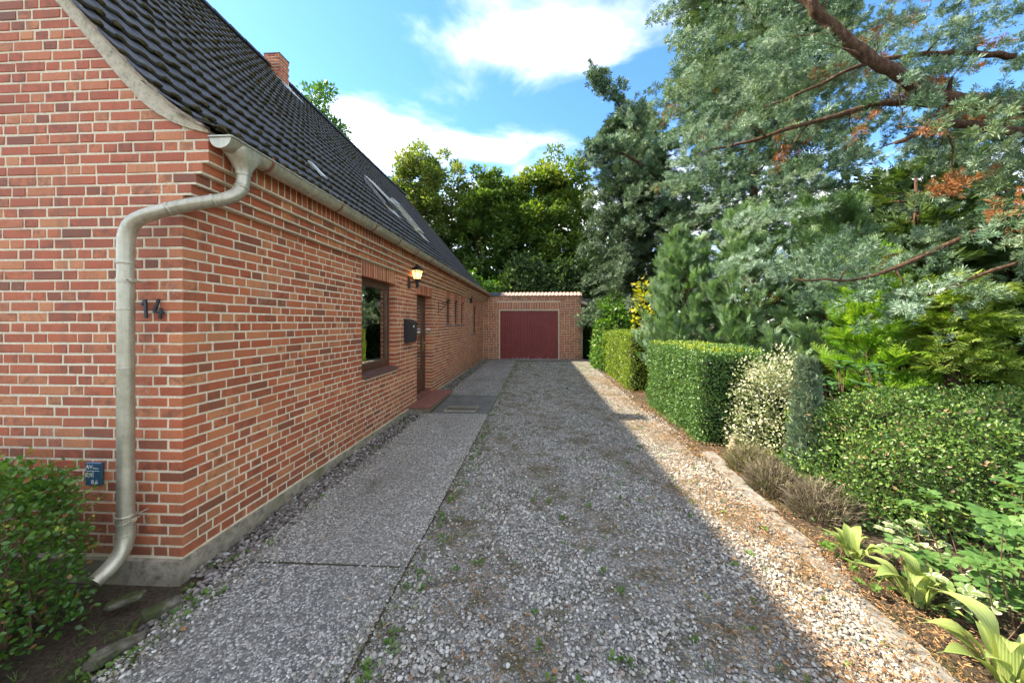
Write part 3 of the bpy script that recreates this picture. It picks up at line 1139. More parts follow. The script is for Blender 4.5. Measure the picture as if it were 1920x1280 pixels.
y0, y1, z0, z1 = OPEN[0]
zs0 = z0 + 0.13
mb = MB()
frame_rect(mb, XW - REV - 0.06, XW - REV, y0 - 0.01, y1 + 0.01, zs0 - 0.03, z1 + 0.01, 0.075)
win = mb.build('window', 'wood', house)
mb = MB()
frame_rect(mb, XW - REV - 0.045, XW - REV + 0.012, y0 + 0.055, y1 - 0.055, zs0 + 0.035, z1 - 0.055, 0.07)
mb.build('sash', 'wood', win)
MB().box((XW - REV - 0.030, y0 + 0.12, zs0 + 0.10), (XW - REV - 0.024, y1 - 0.12, z1 - 0.12)).build('pane', 'glass', win)
n = 14
w = (y1 - y0 + JO) / n
for i in range(n):
    a, b = y0 + w * i, y0 + w * (i + 1) - 0.007
    mb = MB()
    V = [(XW - REV - 0.03, a, zs0 - 0.02), (XW + 0.055, a, z0 + 0.085), (XW + 0.055, a, z0 + 0.020), (XW - REV - 0.03, a, zs0 - 0.09)]
    mb.prism(V, (0, b - a, 0))
    mb.build('sill_brick', 'sill', win)
MB().box((XW - REV - 0.02, y0 + 0.003, z0 - 0.003), (XW + 0.04, y1 - 0.003, z0 + 0.055)).build('sill_mortar', 'mortar', win)
# room behind, with a slat blind over the far half
mb = MB()
xi = XW - REV - 0.07
mb.box((xi - 2.2, y0 - 0.8, 0.0), (xi - 2.15, y1 + 0.8, 3.0))
mb.box((xi - 2.2, y0 - 0.85, 0.0), (xi - 0.11, y0 - 0.8, 3.0))
mb.box((xi - 2.2, y1 + 0.8, 0.0), (xi - 0.11, y1 + 0.85, 3.0))
mb.build('room', 'dark_room', house)
for i in range(34):
    zz_ = z1 - 0.16 - i * 0.036
    MB().box((xi + 0.005, y0 + 0.50, zz_), (xi + 0.011, y1 - 0.10, zz_ + 0.032)).build('blind_slat', 'blind', win)

# ---- front door
y0, y1, z0, z1 = OPEN[1]
DZ = 0.23
xr = XW - 0.178
mb = MB()
mb.rbox((xr - 0.07, y0 - 0.01, DZ - 0.1), (xr, y0 + 0.07, z1 + 0.01), 0.005)
mb.rbox((xr - 0.07, y1 - 0.07, DZ - 0.1), (xr, y1 + 0.01, z1 + 0.01), 0.005)
mb.rbox((xr - 0.069, y0 + 0.07, z1 - 0.08), (xr - 0.001, y1 - 0.07, z1 + 0.01), 0.005)
door = mb.build('front_door', 'wood', house)
mb = MB()
a, b = y0 + 0.072, y1 - 0.072
for (ya, yb, za, zb) in ((a, a + 0.14, DZ, z1 - 0.083), (b - 0.14, b, DZ, z1 - 0.083), (a + 0.14, b - 0.14, DZ, DZ + 0.55), (a + 0.14, b - 0.14, z1 - 0.24, z1 - 0.083)):
    mb.rbox((xr - 0.055, ya, za), (xr - 0.012, yb, zb), 0.006)
mb.build('leaf', 'wood', door)
MB().box((xr - 0.038, a + 0.13, DZ + 0.54), (xr - 0.032, b - 0.13, z1 - 0.23)).build('pane', 'glass', door)
MB().box((xr - 1.3, y0 - 0.3, 0.0), (xr - 1.25, y1 + 0.3, 2.8)).build('hall_wall', 'dark_room', house)
mb = MB()
hyy = b - 0.07
mb.rbox((xr - 0.012, hyy - 0.02, 1.22), (xr - 0.004, hyy + 0.02, 1.52), 0.003)
mb.build('handle_plate', 'brass', door)
mb = MB()
mb.tube([(xr - 0.01, hyy, 1.42), (xr + 0.055, hyy, 1.42)], 0.009, 10)
mb.tube([(xr + 0.05, hyy + 0.008, 1.42), (xr + 0.052, hyy - 0.11, 1.42)], 0.010, 10)
mb.build('door_handle', 'steel', door, smooth=True)
mb = MB()
mb.rbox((XW - 0.19, y0 + 0.005, 0.10), (XW - 0.03, y1 - 0.005, DZ - 0.01), 0.006)
mb.build('threshold', 'step', door)

# ---- three slit windows and the tall one
for j, (y0, y1, z0, z1) in enumerate(OPEN[2:]):
    mb = MB()
    frame_rect(mb, XW - 0.11, XW - 0.06, y0 - 0.01, y1 + 0.01, z0 + 0.02, z1 + 0.01, 0.055)
    w_ = mb.build('window', 'wood', house)
    MB().box((XW - 0.09, y0 + 0.04, z0 + 0.06), (XW - 0.085, y1 - 0.04, z1 - 0.04)).build('pane', 'glass', w_)
    MB().prism([(XW - 0.08, y0 + 0.004, z0 + 0.05), (XW + 0.045, y0 + 0.004, z0 + 0.022), (XW + 0.045, y0 + 0.004, z0 - 0.012), (XW - 0.08, y0 + 0.004, z0 + 0.004)], (0, y1 - y0 - 0.008, 0)).build('sill', 'slate', w_)
    MB().box((XW - 0.95, y0 - 0.3, z0 - 0.3), (XW - 0.9, y1 + 0.3, z1 + 0.3)).build('room', 'dark_room', house)

# roof windows and glass tile
def on_roof(x, y, h=0.0):
    n_ = np.array([SL, 0, 1.0]) / sl
    return np.array([x, y, float(roof_z(x))]) + n_ * h


def roof_slab(mb, x0, x1, y0, y1, h0, h1, h0b=None, h1b=None):
    """a slab lying on the slope: x0 is the lower edge"""
    h0b = h0 if h0b is None else h0b
    h1b = h1 if h1b is None else h1b
    P = [on_roof(x0, y0, h0), on_roof(x1, y0, h0b), on_roof(x1, y1, h0b), on_roof(x0, y1, h0), on_roof(x0, y0, h1), on_roof(x1, y0, h1b), on_roof(x1, y1, h1b), on_roof(x0, y1, h1)]
    mb.add(P, [(0, 1, 2, 3), (4, 7, 6, 5), (0, 4, 5, 1), (1, 5, 6, 2), (2, 6, 7, 3), (3, 7, 4, 0)])
    return mb


mb = MB()
roof_slab(mb, -3.34, -3.56, 4.98, 5.12, 0.035, 0.062)
mb.build('glass_tile', 'zinc', roof)
mb = MB()     # hatch standing a little open
roof_slab(mb, -4.15, -4.72, 8.80, 9.35, 0.03, 0.11)
hatch = mb.build('roof_hatch', 'slate', roof)
mb = MB()
roof_slab(mb, -4.12, -4.74, 8.78, 9.37, 0.19, 0.215, 0.11, 0.135)
mb.build('hatch_lid', 'zinc', hatch)
mb = MB()
roof_slab(mb, -3.95, -4.14, 8.72, 9.42, 0.045, 0.06)
mb.build('flashing', 'zinc', hatch)
mb = MB()
for (x0, x1, ya, yb) in ((-3.98, -4.86, 10.75, 10.84), (-3.98, -4.86, 11.20, 11.29), (-3.98, -4.08, 10.84, 11.20), (-4.76, -4.86, 10.84, 11.20)):
    roof_slab(mb, x0, x1, ya, yb, 0.02, 0.12)
rw = mb.build('roof_window', 'zinc', roof)
mb = MB()
roof_slab(mb, -4.08, -4.76, 10.84, 11.20, 0.10, 0.115)
mb.build('pane', 'glass', rw)
mb = MB()
roof_slab(mb, -3.76, -3.98, 10.70, 11.34, 0.05, 0.065)
mb.build('flashing', 'zinc', rw)
mb = MB()
roof_slab(mb, -4.05, -4.80, 10.80, 11.24, 0.01, 0.03)
mb.build('lining', 'dark_room', rw)

# ------------------------------------------------------------------ small things fixed to the house
num = thing('house_number', (-2.95, YG - 0.012, 2.03), 'black metal house number 14 beside the downpipe', 'house number')
def bar(mb, p, q_, w, y0, y1):
    d = np.array(q_) - np.array(p)
    d = d / np.linalg.norm(d) * 1.0
    nrm = np.array([-d[1], d[0]]) * w / 2
    P = [np.array(p) + nrm, np.array(p) - nrm, np.array(q_) - nrm, np.array(q_) + nrm]
    mb.prism([(a, y0, b_) for a, b_ in P], (0, y1 - y0, 0))


mb = MB()
bar(mb, (-3.010, 1.965), (-3.018, 2.112), 0.020, YG - 0.030, YG - 0.018)
bar(mb, (-3.048, 2.070), (-3.016, 2.106), 0.017, YG - 0.0305, YG - 0.0175)
bar(mb, (-3.010, 1.99), (-3.010, 1.985), 0.012, YG - 0.018, YG)
mb.build('digit', 'black_iron', num)
mb = MB()
bar(mb, (-2.905, 2.112), (-2.945, 2.018), 0.020, YG - 0.030, YG - 0.018)
bar(mb, (-2.950, 2.014), (-2.868, 2.008), 0.018, YG - 0.0305, YG - 0.0175)
bar(mb, (-2.888, 2.045), (-2.898, 1.960), 0.019, YG - 0.0295, YG - 0.0185)
mb.build('digit', 'black_iron', num)

M['plate_blue'] = mat_simple('dark blue enamel', (0.028, 0.085, 0.135), 0.35, var=0.1)
plate = thing('utility_marker_plate', (-3.45, YG - 0.02, 0.75), 'small dark blue enamel water marker plate with white figures low on the gable', 'sign')
MB().rbox((-3.52, YG - 0.022, 0.665), (-3.385, YG - 0.002, 0.845), 0.006).build('plate', 'plate_blue', plate)
def put_text(s, size, x, z, parent):
    me = text_mesh(s, size, 0.0008)
    o = link('lettering', me, 'white', parent)
    o.matrix_basis = Matrix.Translation((x, YG - 0.0232, z)) @ Matrix.Rotation(math.radians(90), 4, 'X')


put_text('AV', 0.046, -3.512, 0.796, plate)
put_text('Wasser', 0.016, -3.452, 0.797, plate)
put_text('0,4', 0.046, -3.513, 0.735, plate)
put_text('8,6', 0.046, -3.466, 0.682, plate)
mb = MB()
mb.box((-3.505, YG - 0.0240, 0.780), (-3.400, YG - 0.0225, 0.784))
mb.box((-3.452, YG - 0.0240, 0.733), (-3.448, YG - 0.0225, 0.7795))
mb.build('rule_lines', 'white', plate)

# mailbox
mx = thing('mailbox', (XW, 6.94, 1.52), 'black metal wall mailbox with slanted lid between window and front door', 'mailbox')
mb = MB()
P = [(XW + 0.004, 6.74, 1.52), (XW + 0.105, 6.74, 1.52), (XW + 0.135, 6.74, 1.56), (XW + 0.135, 6.74, 1.93), (XW + 0.004, 6.74, 1.99)]
mb.prism(P, (0, 0.37, 0))
mb.build('body', 'black_box', mx)
mb = MB()
mb.prism([(XW + 0.003, 6.725, 2.015), (XW + 0.003, 6.725, 1.992), (XW + 0.150, 6.725, 1.915), (XW + 0.158, 6.725, 1.932)], (0, 0.40, 0))
mb.build('lid', 'black_box', mx)
MB().rbox((XW + 0.1355, 6.90, 1.835), (XW + 0.139, 6.955, 1.875), 0.002).build('name_tag', 'white', mx)
MB().rbox((XW + 0.1355, 6.80, 1.60), (XW + 0.140, 7.05, 1.606), 0.002).build('door_seam', 'black_iron', mx)

# lantern
N = Nodes('lantern glass')
M['lantern_glass'] = N.done(N.n('AddShader', {0: N.n('BsdfTranslucent', {'Color': (0.45, 0.36, 0.22)}).outputs[0], 1: N.n('Emission', {'Color': (1.0, 0.66, 0.28), 'Strength': 0.16}).outputs[0]}).outputs[0])
N = Nodes('lit bulb')
M['bulb'] = N.done(N.n('Emission', {'Color': (1.0, 0.82, 0.52), 'Strength': 5.0}).outputs[0])
LX, LY = XW + 0.19, 6.98
lan = thing('wall_lantern', (XW, LY, 2.6), 'black wall lantern with a lit warm bulb above the mailbox', 'lamp')
mb = MB()
mb.tube([(XW + 0.012, LY, 2.66), (XW + 0.012, LY, 2.90)], 0.032, 12)
mb.tube([(XW + 0.02, LY, 2.79), (LX, LY, 2.79)], 0.016, 10)
mb.lathe([(0.001, -0.16), (0.022, -0.155), (0.032, -0.13), (0.034, -0.03), (0.045, 0.0), (0.060, 0.018), (0.001, 0.02)], (LX, LY, 2.82), 14)
auto_smooth(mb.build('bracket', 'black_iron', lan), 40)
# six-sided lamp head, wider at the top
zb, zt_, rb, rt = 2.845, 3.03, 0.068, 0.118
hexa = [math.radians(60 * k + 30) for k in range(6)]
cage = MB()
for k in range(6):
    a0, a1 = hexa[k], hexa[(k + 1) % 6]
    p0, p1 = (LX + rb * math.cos(a0), LY + rb * math.sin(a0), zb), (LX + rt * math.cos(a0), LY + rt * math.sin(a0), zt_)
    cage.tube([p0, p1], 0.007, 6)
    q0, q1 = (LX + rb * math.cos(a1), LY + rb * math.sin(a1), zb), (LX + rt * math.cos(a1), LY + rt * math.sin(a1), zt_)
    cage.tube([p0, q0], 0.007, 6)
    cage.tube([p1, q1], 0.007, 6)
    s_ = 0.97
    pv = [(LX + (v[0] - LX) * s_, LY + (v[1] - LY) * s_, v[2]) for v in (p0, q0, q1, p1)]
    MB().add(pv, [(0, 1, 2, 3)]).build('pane', 'lantern_glass', lan)
cage.build('cage', 'black_iron', lan)
mb = MB()
mb.lathe([(0.137, 0.0), (0.135, 0.012), (0.095, 0.055), (0.055, 0.082), (0.035, 0.09), (0.035, 0.105), (0.018, 0.112), (0.012, 0.135), (0.001, 0.14)], (LX, LY, zt_), 12)
mb.lathe([(0.001, 0.002), (0.137, 0.0)], (LX, LY, zt_), 12)
auto_smooth(mb.build('cap', 'black_iron', lan), 35)
mb = MB()
mb.lathe([(0.001, -0.055), (0.022, -0.045), (0.032, -0.01), (0.028, 0.025), (0.014, 0.05), (0.001, 0.055)], (LX, LY, 2.93), 12)
mb.build('bulb', 'bulb', lan, smooth=True)
ld = bpy.data.lights.new('lantern_light', 'POINT')
ld.energy = 5.0
ld.color = (1.0, 0.55, 0.18)
ld.shadow_soft_size = 0.04
lo = bpy.data.objects.new('lantern_light', ld)
COL.objects.link(lo)
lo.location = (LX, LY, 2.93)
lo.parent = lan
lo.matrix_parent_inverse = Matrix.Translation(-WORLD_LOC[lan.name])

# bell plates in the door reveal
bell = thing('doorbell_plate', (XW - 0.08, 8.558, 1.72), 'pale doorbell plate with small black button, lower of two in the door reveal', 'doorbell')
MB().rbox((XW - 0.155, 8.546, 1.665), (XW - 0.030, 8.5585, 1.712), 0.003).build('plate', 'steel', bell)
MB().rbox((XW - 0.145, 8.541, 1.677), (XW - 0.125, 8.5455, 1.700), 0.002).build('button', 'black_box', bell)
o = MB().rbox((XW - 0.150, 8.548, 1.745), (XW - 0.045, 8.5585, 1.790), 0.003).build('name_plate', 'white')
tag(o, 'white name plate above the doorbell in the door reveal', 'sign')

# wrought iron hanger
hk = thing('plant_hanger', (XW, 9.12, 2.2), 'black wrought iron plant hanger bracket on the wall beyond the front door', 'bracket')
mb = MB()
mb.rbox((XW + 0.001, 9.10, 2.16), (XW + 0.012, 9.13, 2.52), 0.003)
mb.build('wall_bar', 'black_iron', hk)
mb = MB()
mb.tube(smooth_path([(XW + 0.01, 9.115, 2.22), (XW + 0.10, 9.115, 2.30), (XW + 0.20, 9.115, 2.42), (XW + 0.30, 9.115, 2.47)], 5), 0.008, 8)
mb.tube([(XW + 0.01, 9.115, 2.48), (XW + 0.33, 9.115, 2.485)], 0.008, 8)
mb.build('arm', 'black_iron', hk)
mb = MB()
mb.tube([(XW + 0.17, 9.115, 2.50), (XW + 0.21, 9.115, 2.49), (XW + 0.26, 9.115, 2.505), (XW + 0.30, 9.115, 2.54), (XW + 0.335, 9.115, 2.55)], [0.004, 0.016, 0.026, 0.020, 0.004], 8)
mb.build('ornament', 'black_iron', hk, smooth=True)
# thin cable by the seam of the extension
mb = MB()
mb.tube([(XW + 0.008, 13.37, z) for z in np.linspace(0.2, 3.2, 8)], 0.008, 6)
o = mb.build('wall_cable', 'zinc')
tag(o, 'thin grey vertical cable on the long wall before the tall narrow window', 'cable')
mb = MB()
mb.rbox((XW + 0.0, 13.32, 2.72), (XW + 0.10, 13.42, 3.02), 0.01)
o = mb.build('junction_box', 'black_iron')
tag(o, 'dark box under the eaves at the top of the grey cable', 'box')

# doorstep, foot grate
step = thing('doorstep', (XW, 8.0, 0), 'red brown tiled doorstep in front of the front door', 'step')
mb = MB()
mb.rbox((XW + 0.024, 7.02, -0.02), (XW + 0.44, 8.85, 0.115), 0.01)
mb.build('base', 'plinth', step)
for i in range(4):
    MB().rbox((XW - 0.02, 6.99 + 0.472 * i, 0.117), (XW + 0.47, 6.99 + 0.472 * i + 0.468, 0.150), 0.006).build('step_tile', 'step', step)

# ------------------------------------------------------------------ garage
GY = 16.70
garage = thing('garage', (-0.3, GY, 0.1), 'low red brick garage closing the end of the drive', 'garage')
GX0, GX1 = XW + 0.002, 2.09
GB = []
gr = random.Random(9)
gz0 = 0.10
DX0, DX1, DZ1 = -1.97, 1.03, gz0 + 30 * CH + 0.01
for k in range(38):
    z0 = gz0 + CH * k
    zc_ = z0 + JO + BH / 2
    if zc_ < DZ1:
        segs = [(GX0 + 0.02, DX0), (DX1, GX1)]
    elif zc_ < DZ1 + 0.37:
        segs = [(GX0 + 0.02, DX0 - 0.06), (DX1 + 0.06, GX1)]
    else:
        segs = [(GX0 + 0.02, GX1)]
    for (s, e) in segs:
        for (p, r) in run(s, e, gr):
            GB.append((((p + r) / 2, GY + gr.uniform(-0.001, 0.001), zc_), UX, NY, r - p, BH, 0.06))
n = round((DX1 - DX0 + 0.11) / 0.0825)
w = (DX1 - DX0 + 0.11) / n
for i in range(n):
    GB.append(((DX0 - 0.055 + w * (i + 0.5), GY, DZ1 + 0.185), UX, NY, w - JO, 0.355, 0.08))
lay_bricks(GB, garage, 0)
mb = MB()
T0 = gz0 + 38 * CH
for (a, b) in (((GX0, GY + RC, -0.1), (DX0 - 0.004, GY + 0.24, T0)), ((DX1 + 0.004, GY + RC, -0.1), (GX1 - 0.004, GY + 0.24, T0)), ((DX0 - 0.004, GY + RC, DZ1), (DX1 + 0.004, GY + 0.24, T0))):
    mb.box(a, b)
mb.build('mortar_bed', 'mortar', garage)
MB().box((GX1 - 0.24, GY + 0.24, -0.1), (GX1 - 0.002, GY + 6.0, T0 - 0.3)).build('side_wall', 'brick', garage)
mb = MB()
mb.prism([(GX0, GY + 0.1, T0 - 0.01), (GX1 + 0.1, GY + 0.1, T0 - 0.01), (GX1 + 0.1, GY + 0.1, T0 - 0.2), (GX0, GY + 0.1, T0 - 0.2)], (0, 6.0, -0.3))
mb.build('flat_roof', 'slate', garage)
# up-and-over door of narrow ribs
mb = MB()
FW = 0.055
mb.rbox((DX0 - 0.002, GY + 0.015, gz0), (DX0 + FW, GY + 0.12, DZ1 - FW), 0.004)
mb.rbox((DX1 - FW, GY + 0.015, gz0), (DX1 + 0.002, GY + 0.12, DZ1 - FW), 0.004)
mb.rbox((DX0 - 0.002, GY + 0.015, DZ1 - FW), (DX1 + 0.002, GY + 0.12, DZ1), 0.004)
gd = mb.build('door_frame', 'cream_paint', garage)
nr = 32
wd = (DX1 - DX0 - 2 * FW) / nr
for i in range(nr):
    a = DX0 + FW + wd * i
    mb = MB()
    P = [(a, GY + 0.094, 0), (a + 0.006, GY + 0.050, 0), (a + wd - 0.030, GY + 0.050, 0), (a + wd - 0.024, GY + 0.094, 0), (a + wd, GY + 0.078, 0), (a + wd, GY + 0.095, 0), (a, GY + 0.095, 0)]
    mb.prism([(x, y, gz0 + 0.035) for x, y, _ in P], (0, 0, DZ1 - FW - gz0 - 0.045))
    mb.build('door_rib', 'garage_red', garage)
mb = MB()
hx = -0.44
mb.rbox((hx - 0.03, GY + 0.050, 0.66), (hx + 0.03, GY + 0.064, 0.78), 0.004)
mb.tube([(hx, GY + 0.05, 0.75), (hx, GY + 0.015, 0.75), (hx, GY + 0.012, 0.79)], 0.009, 8)
mb.build('door_handle', 'rust', garage)
# row of tiles on the wall head
nt = 26
wt_ = (GX1 + 0.03 - (GX0 + 0.12)) / nt
for i in range(nt):
    x0 = GX0 + 0.12 + wt_ * i
    us = np.linspace(0, wt_ + 0.02, 9)
    hz = 0.045 * np.sin(np.clip(us / wt_, 0, 1) * math.pi) ** 0.8
    V, q = [], []
    for (yy, zz_, th) in ((GY - 0.075, T0 + 0.015, 0.02), (GY + 0.36, T0 + 0.20, 0.02)):
        for u, h in zip(us, hz):
            V.append((x0 + u, yy, zz_ + h))
        for u, h in zip(us, hz):
            V.append((x0 + u, yy, zz_ + h - th))
    m_ = len(us)
    for k in range(m_ - 1):
        q += [(k, k + 1, 2 * m_ + k + 1, 2 * m_ + k), (m_ + k, 3 * m_ + k, 3 * m_ + k + 1, m_ + k + 1), (k, m_ + k, m_ + k + 1, k + 1)]
    q += [(0, 2 * m_, 3 * m_, m_), (m_ - 1, 2 * m_ - 1, 4 * m_ - 1, 3 * m_ - 1)]
    MB().add(V, q).build('coping_tile', 'tile' if i < 4 else 'pink_tile', garage)  # leftmost tiles dark: the roof's shadow is put into their colour
MB().box((GX0 + 0.1, GY - 0.02, T0 + 0.001), (GX1 + 0.02, GY + 0.30, T0 + 0.03)).build('tile_bedding', 'mortar', garage)
# eaves box, gutter and pipe on the right side
mb = MB()
mb.prism([(GX1 + 0.004, GY + 0.05, 2.90), (GX1 + 0.36, GY + 0.05, 2.78), (GX1 + 0.36, GY + 0.05, 2.98), (GX1 + 0.004, GY + 0.05, 3.02)], (0, 5.5, 0))
mb.build('eaves_box', 'cream_paint', garage)
mb = MB()
mb.rbox((GX1 - 0.01, GY - 0.02, 3.03), (GX1 + 0.46, GY + 5.6, 3.09), 0.008)
mb.build('roof_edge', 'slate', garage)
mb = MB()
mb.tube(smooth_path([(GX1 + 0.43, GY + 0.12, 3.0), (GX1 + 0.43, GY + 0.10, 2.82), (GX1 + 0.30, GY + 0.08, 2.62), (GX1 + 0.12, GY + 0.06, 2.40), (GX1 + 0.055, GY + 0.05, 2.22), (GX1 + 0.05, GY + 0.05, 1.9), (GX1 + 0.05, GY + 0.05, 0.12)], 6), 0.038, 10)
mb.build('downpipe', 'zinc', garage, smooth=True)

# ------------------------------------------------------------------ path of slabs
N = Nodes('washed aggregate concrete')
vo = N.n('TexVoronoi', {'Scale': 75.0})
N.set(vo.inputs['Vector'], N.pos())
ve = N.n('TexVoronoi', {'Scale': 75.0}, feature='DISTANCE_TO_EDGE')
N.set(ve.inputs['Vector'], N.pos())
sx = N.n('SeparateColor', {'Color': vo.outputs['Color']})
wear = N.noise(0.9, 5, 0.6)
c = N.ramp(sx.outputs[0], [(0.0, (0.08, 0.08, 0.085)), (0.35, (0.17, 0.165, 0.16)), (0.6, (0.34, 0.325, 0.30)), (0.85, (0.56, 0.54, 0.51)), (1.0, (0.74, 0.72, 0.69))])
c = N.mix(N.rng(ve.outputs['Distance'], 0.02, 0.16, 0.75, 0.0), c, (0.12, 0.112, 0.098))
c = N.mix(N.rng(wear, 0.40, 0.68, 0.0, 0.65), c, N.ramp(N.noise(30, 5), [(0.3, (0.12, 0.112, 0.098)), (0.7, (0.24, 0.225, 0.20))]))
ob = N.n('ObjectInfo').outputs['Random']
c = N.mix(0.6, c, N.ramp(ob, [(0.0, (0.90, 0.87, 0.80)), (1.0, (1.30, 1.24, 1.13))]), 'MULTIPLY')
c = N.mix(N.rng(N.noise(2.2, 5, 0.6), 0.60, 0.72, 0, 0.55), c, (0.065, 0.070, 0.030))
M['wash'] = N.done(N.principled(c, 0.85, N.bump(N.rng(ve.outputs['Distance'], 0.0, 0.25), 0.7, 0.008), spec=0.3))
M['concrete'] = mat_simple('grey garden concrete', (0.20, 0.188, 0.165), 0.9, var=0.45, scale=9, bump=0.6, bscale=80, bdist=0.006, spec=0.25)
M['concrete_dark'] = mat_simple('damp dark concrete', (0.115, 0.112, 0.100), 0.85, var=0.35, scale=6, bump=0.5, bscale=70, spec=0.25)
bed = sheet('path', np.linspace(-2.40, -1.025, 5), np.linspace(-3.6, 16.0, 60), 0.011, 'soil')
pr_ = random.Random(2)


def slab(name, x0, x1, y0, y1, top, thick, mat, parent, tilt=0.004, **kw):
    n_ = 3
    mb = MB()
    mb.rbox((x0, y0, -thick), (x1, y1, 0), 0.010)
    V = np.concatenate(mb.v)
    t1, t2 = pr_.uniform(-tilt, tilt), pr_.uniform(-tilt, tilt)
    V[:, 2] += ground_z(V[:, 0], V[:, 1]) + top + t1 * (V[:, 0] - x0) / (x1 - x0) + t2 * (V[:, 1] - y0) / (y1 - y0)
    mb.v = [V]
    return mb.build(name, mat, parent, **kw)


slab('paving_slab', -2.385, -1.035, 5.216, 6.945, 0.014, 0.05, 'wash', bed, 0.003)
y = -2.64
while y < 15.0:
    L = 2.62
    for (xa, xb) in ((-2.385, -1.035),):
        sh = 0.0
        if y + L < 6.97:
            pass
        elif y < 8.6:
            y, L = 8.61, 2.3
        slab('paving_slab', xa, xb, y + sh, y + sh + L - 0.006, 0.014 + pr_.uniform(-0.002, 0.003), 0.05, 'wash', bed, 0.003)
    y += L
    if y > 13.0:
        slab('paving_slab', -2.385, -1.035, y, 15.90, 0.014, 0.05, 'wash', bed)
        break
slab('paving_slab', XW + 0.482, -1.03, 6.95, 8.60, 0.026, 0.06, 'concrete_dark', bed)
grate = thing('foot_grate', (-1.65, 7.2, 0.1), 'galvanised foot scraper grate set in the dark slab by the doorstep', 'grate')
gzt = float(ground_z(-1.6, 7.2)) + 0.034
mb = MB()
ga, gb, gc, gd_ = -2.00, -1.32, 7.02, 7.40
mb.box((ga, gc, gzt - 0.004), (gb, gc + 0.02, gzt + 0.014))
mb.box((ga, gd_ - 0.02, gzt - 0.004), (gb, gd_, gzt + 0.014))
mb.box((ga, gc + 0.02, gzt - 0.004), (ga + 0.02, gd_ - 0.02, gzt + 0.014))
mb.box((gb - 0.02, gc + 0.02, gzt - 0.004), (gb, gd_ - 0.02, gzt + 0.014))
mb.build('rim', 'zinc', grate)
for i in range(26):
    xx = ga + 0.03 + i * (gb - ga - 0.06) / 25
    MB().box((xx - 0.003, gc + 0.02, gzt - 0.003), (xx + 0.003, gd_ - 0.02, gzt + 0.011)).build('grate_bar', 'zinc', grate)
MB().box((ga + 0.02, gc + 0.02, gzt - 0.006), (gb - 0.02, gd_ - 0.02, gzt - 0.0035)).build('tray', 'black_iron', grate)
# concrete apron before the garage door
apron = sheet('apron', np.linspace(-2.70, 2.5, 8), np.linspace(15.92, 16.74, 4), 0.012, 'concrete')

# kerb on the right of the drive
kerb = thing('garden_kerb', (2.3, 3.5, 0), 'row of flush grey concrete kerb stones edging the right border', 'kerb')
y = 1.2
while y < 5.0:
    L = pr_.uniform(0.42, 0.55)
    xc = np.interp(y + L / 2, [1.2, 1.9, 2.6, 3.4, 4.3, 5.0], [2.08, 2.16, 2.24, 2.33, 2.41, 2.50])
    slab('kerb_stone', xc - 0.08, xc + 0.09, y, y + L - 0.02, 0.008, 0.09, 'concrete', kerb, 0.012)
    y += L
# broken stones by the downpipe
def rock(name, c, size, rot, mat, seed, label, cat):
    rg = np.random.default_rng(seed)
    mb = MB()
    n1_, n2_ = 7, 12
    V, q = [], []
    for i in range(n1_):
        ph = math.pi * (i + 0.5) / n1_
        for k in range(n2_):
            th = 2 * math.pi * k / n2_
            v = np.array([math.sin(ph) * math.cos(th), math.sin(ph) * math.sin(th), math.cos(ph)])
            v = np.sign(v) * np.abs(v) ** 0.55
            V.append(v * size * rg.uniform(0.88, 1.08))
    for i in range(n1_ - 1):
        for k in range(n2_):
            q.append((i * n2_ + k, (i + 1) * n2_ + k, (i + 1) * n2_ + (k + 1) % n2_, i * n2_ + (k + 1) % n2_))
    b = len(V)
    V += [np.array([0, 0, size[2]]), np.array([0, 0, -size[2]])]
    t = [(b, k, (k + 1) % n2_) for k in range(n2_)] + [(b + 1, (n1_ - 1) * n2_ + (k + 1) % n2_, (n1_ - 1) * n2_ + k) for k in range(n2_)]
    V = np.array(V) @ np.array(Matrix.Rotation(rot, 3, 'Z')).T
    o = MB().add(V, q, t).build(name, mat, None, loc=c)
    auto_smooth(o, 35)
    if cat:
        tag(o, label, cat)
    return o


N = Nodes('mossy old stone')
c = N.ramp(N.noise(16, 6, 0.7), [(0.3, (0.055, 0.048, 0.035)), (0.55, (0.15, 0.13, 0.10)), (0.75, (0.28, 0.255, 0.21))])
c = N.mix(N.rng(N.noise(7, 5), 0.46, 0.58, 0, 0.85), c, (0.045, 0.055, 0.014))
M['mossy_stone'] = N.done(N.principled(c, 0.95, N.bump(N.noise(35, 6), 0.9, 0.02), spec=0.2))
rock('edging_stone', (-2.53, 2.14, 0.0), np.array([0.10, 0.05, 0.045]), 0.85, 'mossy_stone', 1, 'broken mossy edging stone, nearer the house corner', 'stone')
rock('edging_stone', (-2.48, 1.86, 0.0), np.array([0.13, 0.045, 0.04]), 0.95, 'mossy_stone', 2, 'long broken edging stone beside the left hedge', 'stone')
rock('edging_stone', (-2.86, 2.19, 0.01), np.array([0.10, 0.04, 0.025]), 0.75, 'mossy_stone', 3, 'flat dark stone lying under the downpipe outlet', 'stone')

# ------------------------------------------------------------------ pebbles
def pebble_mesh(seed):
    rg = np.random.default_rng(seed)
    import bmesh
    bm = bmesh.new()
    bmesh.ops.create_icosphere(bm, subdivisions=2, radius=0.5)
    s_ = np.array([1.0, rg.uniform(0.65, 0.95), rg.uniform(0.45, 0.7)])
    ph = rg.uniform(0, 6, 6)
    for v in bm.verts:
        p = np.array(v.co)
        k = 1 + 0.12 * math.sin(4 * p[0] + ph[0]) + 0.12 * math.sin(5 * p[1] + ph[1]) + 0.1 * math.sin(6 * p[2] + ph[2] + 3 * p[0])
        v.co = Vector(p * s_ * k)
    me = bpy.data.meshes.new('pebble')
    bm.to_mesh(me)
    bm.free()
    me.polygons.foreach_set('use_smooth', np.ones(len(me.polygons), dtype=bool))
    return me


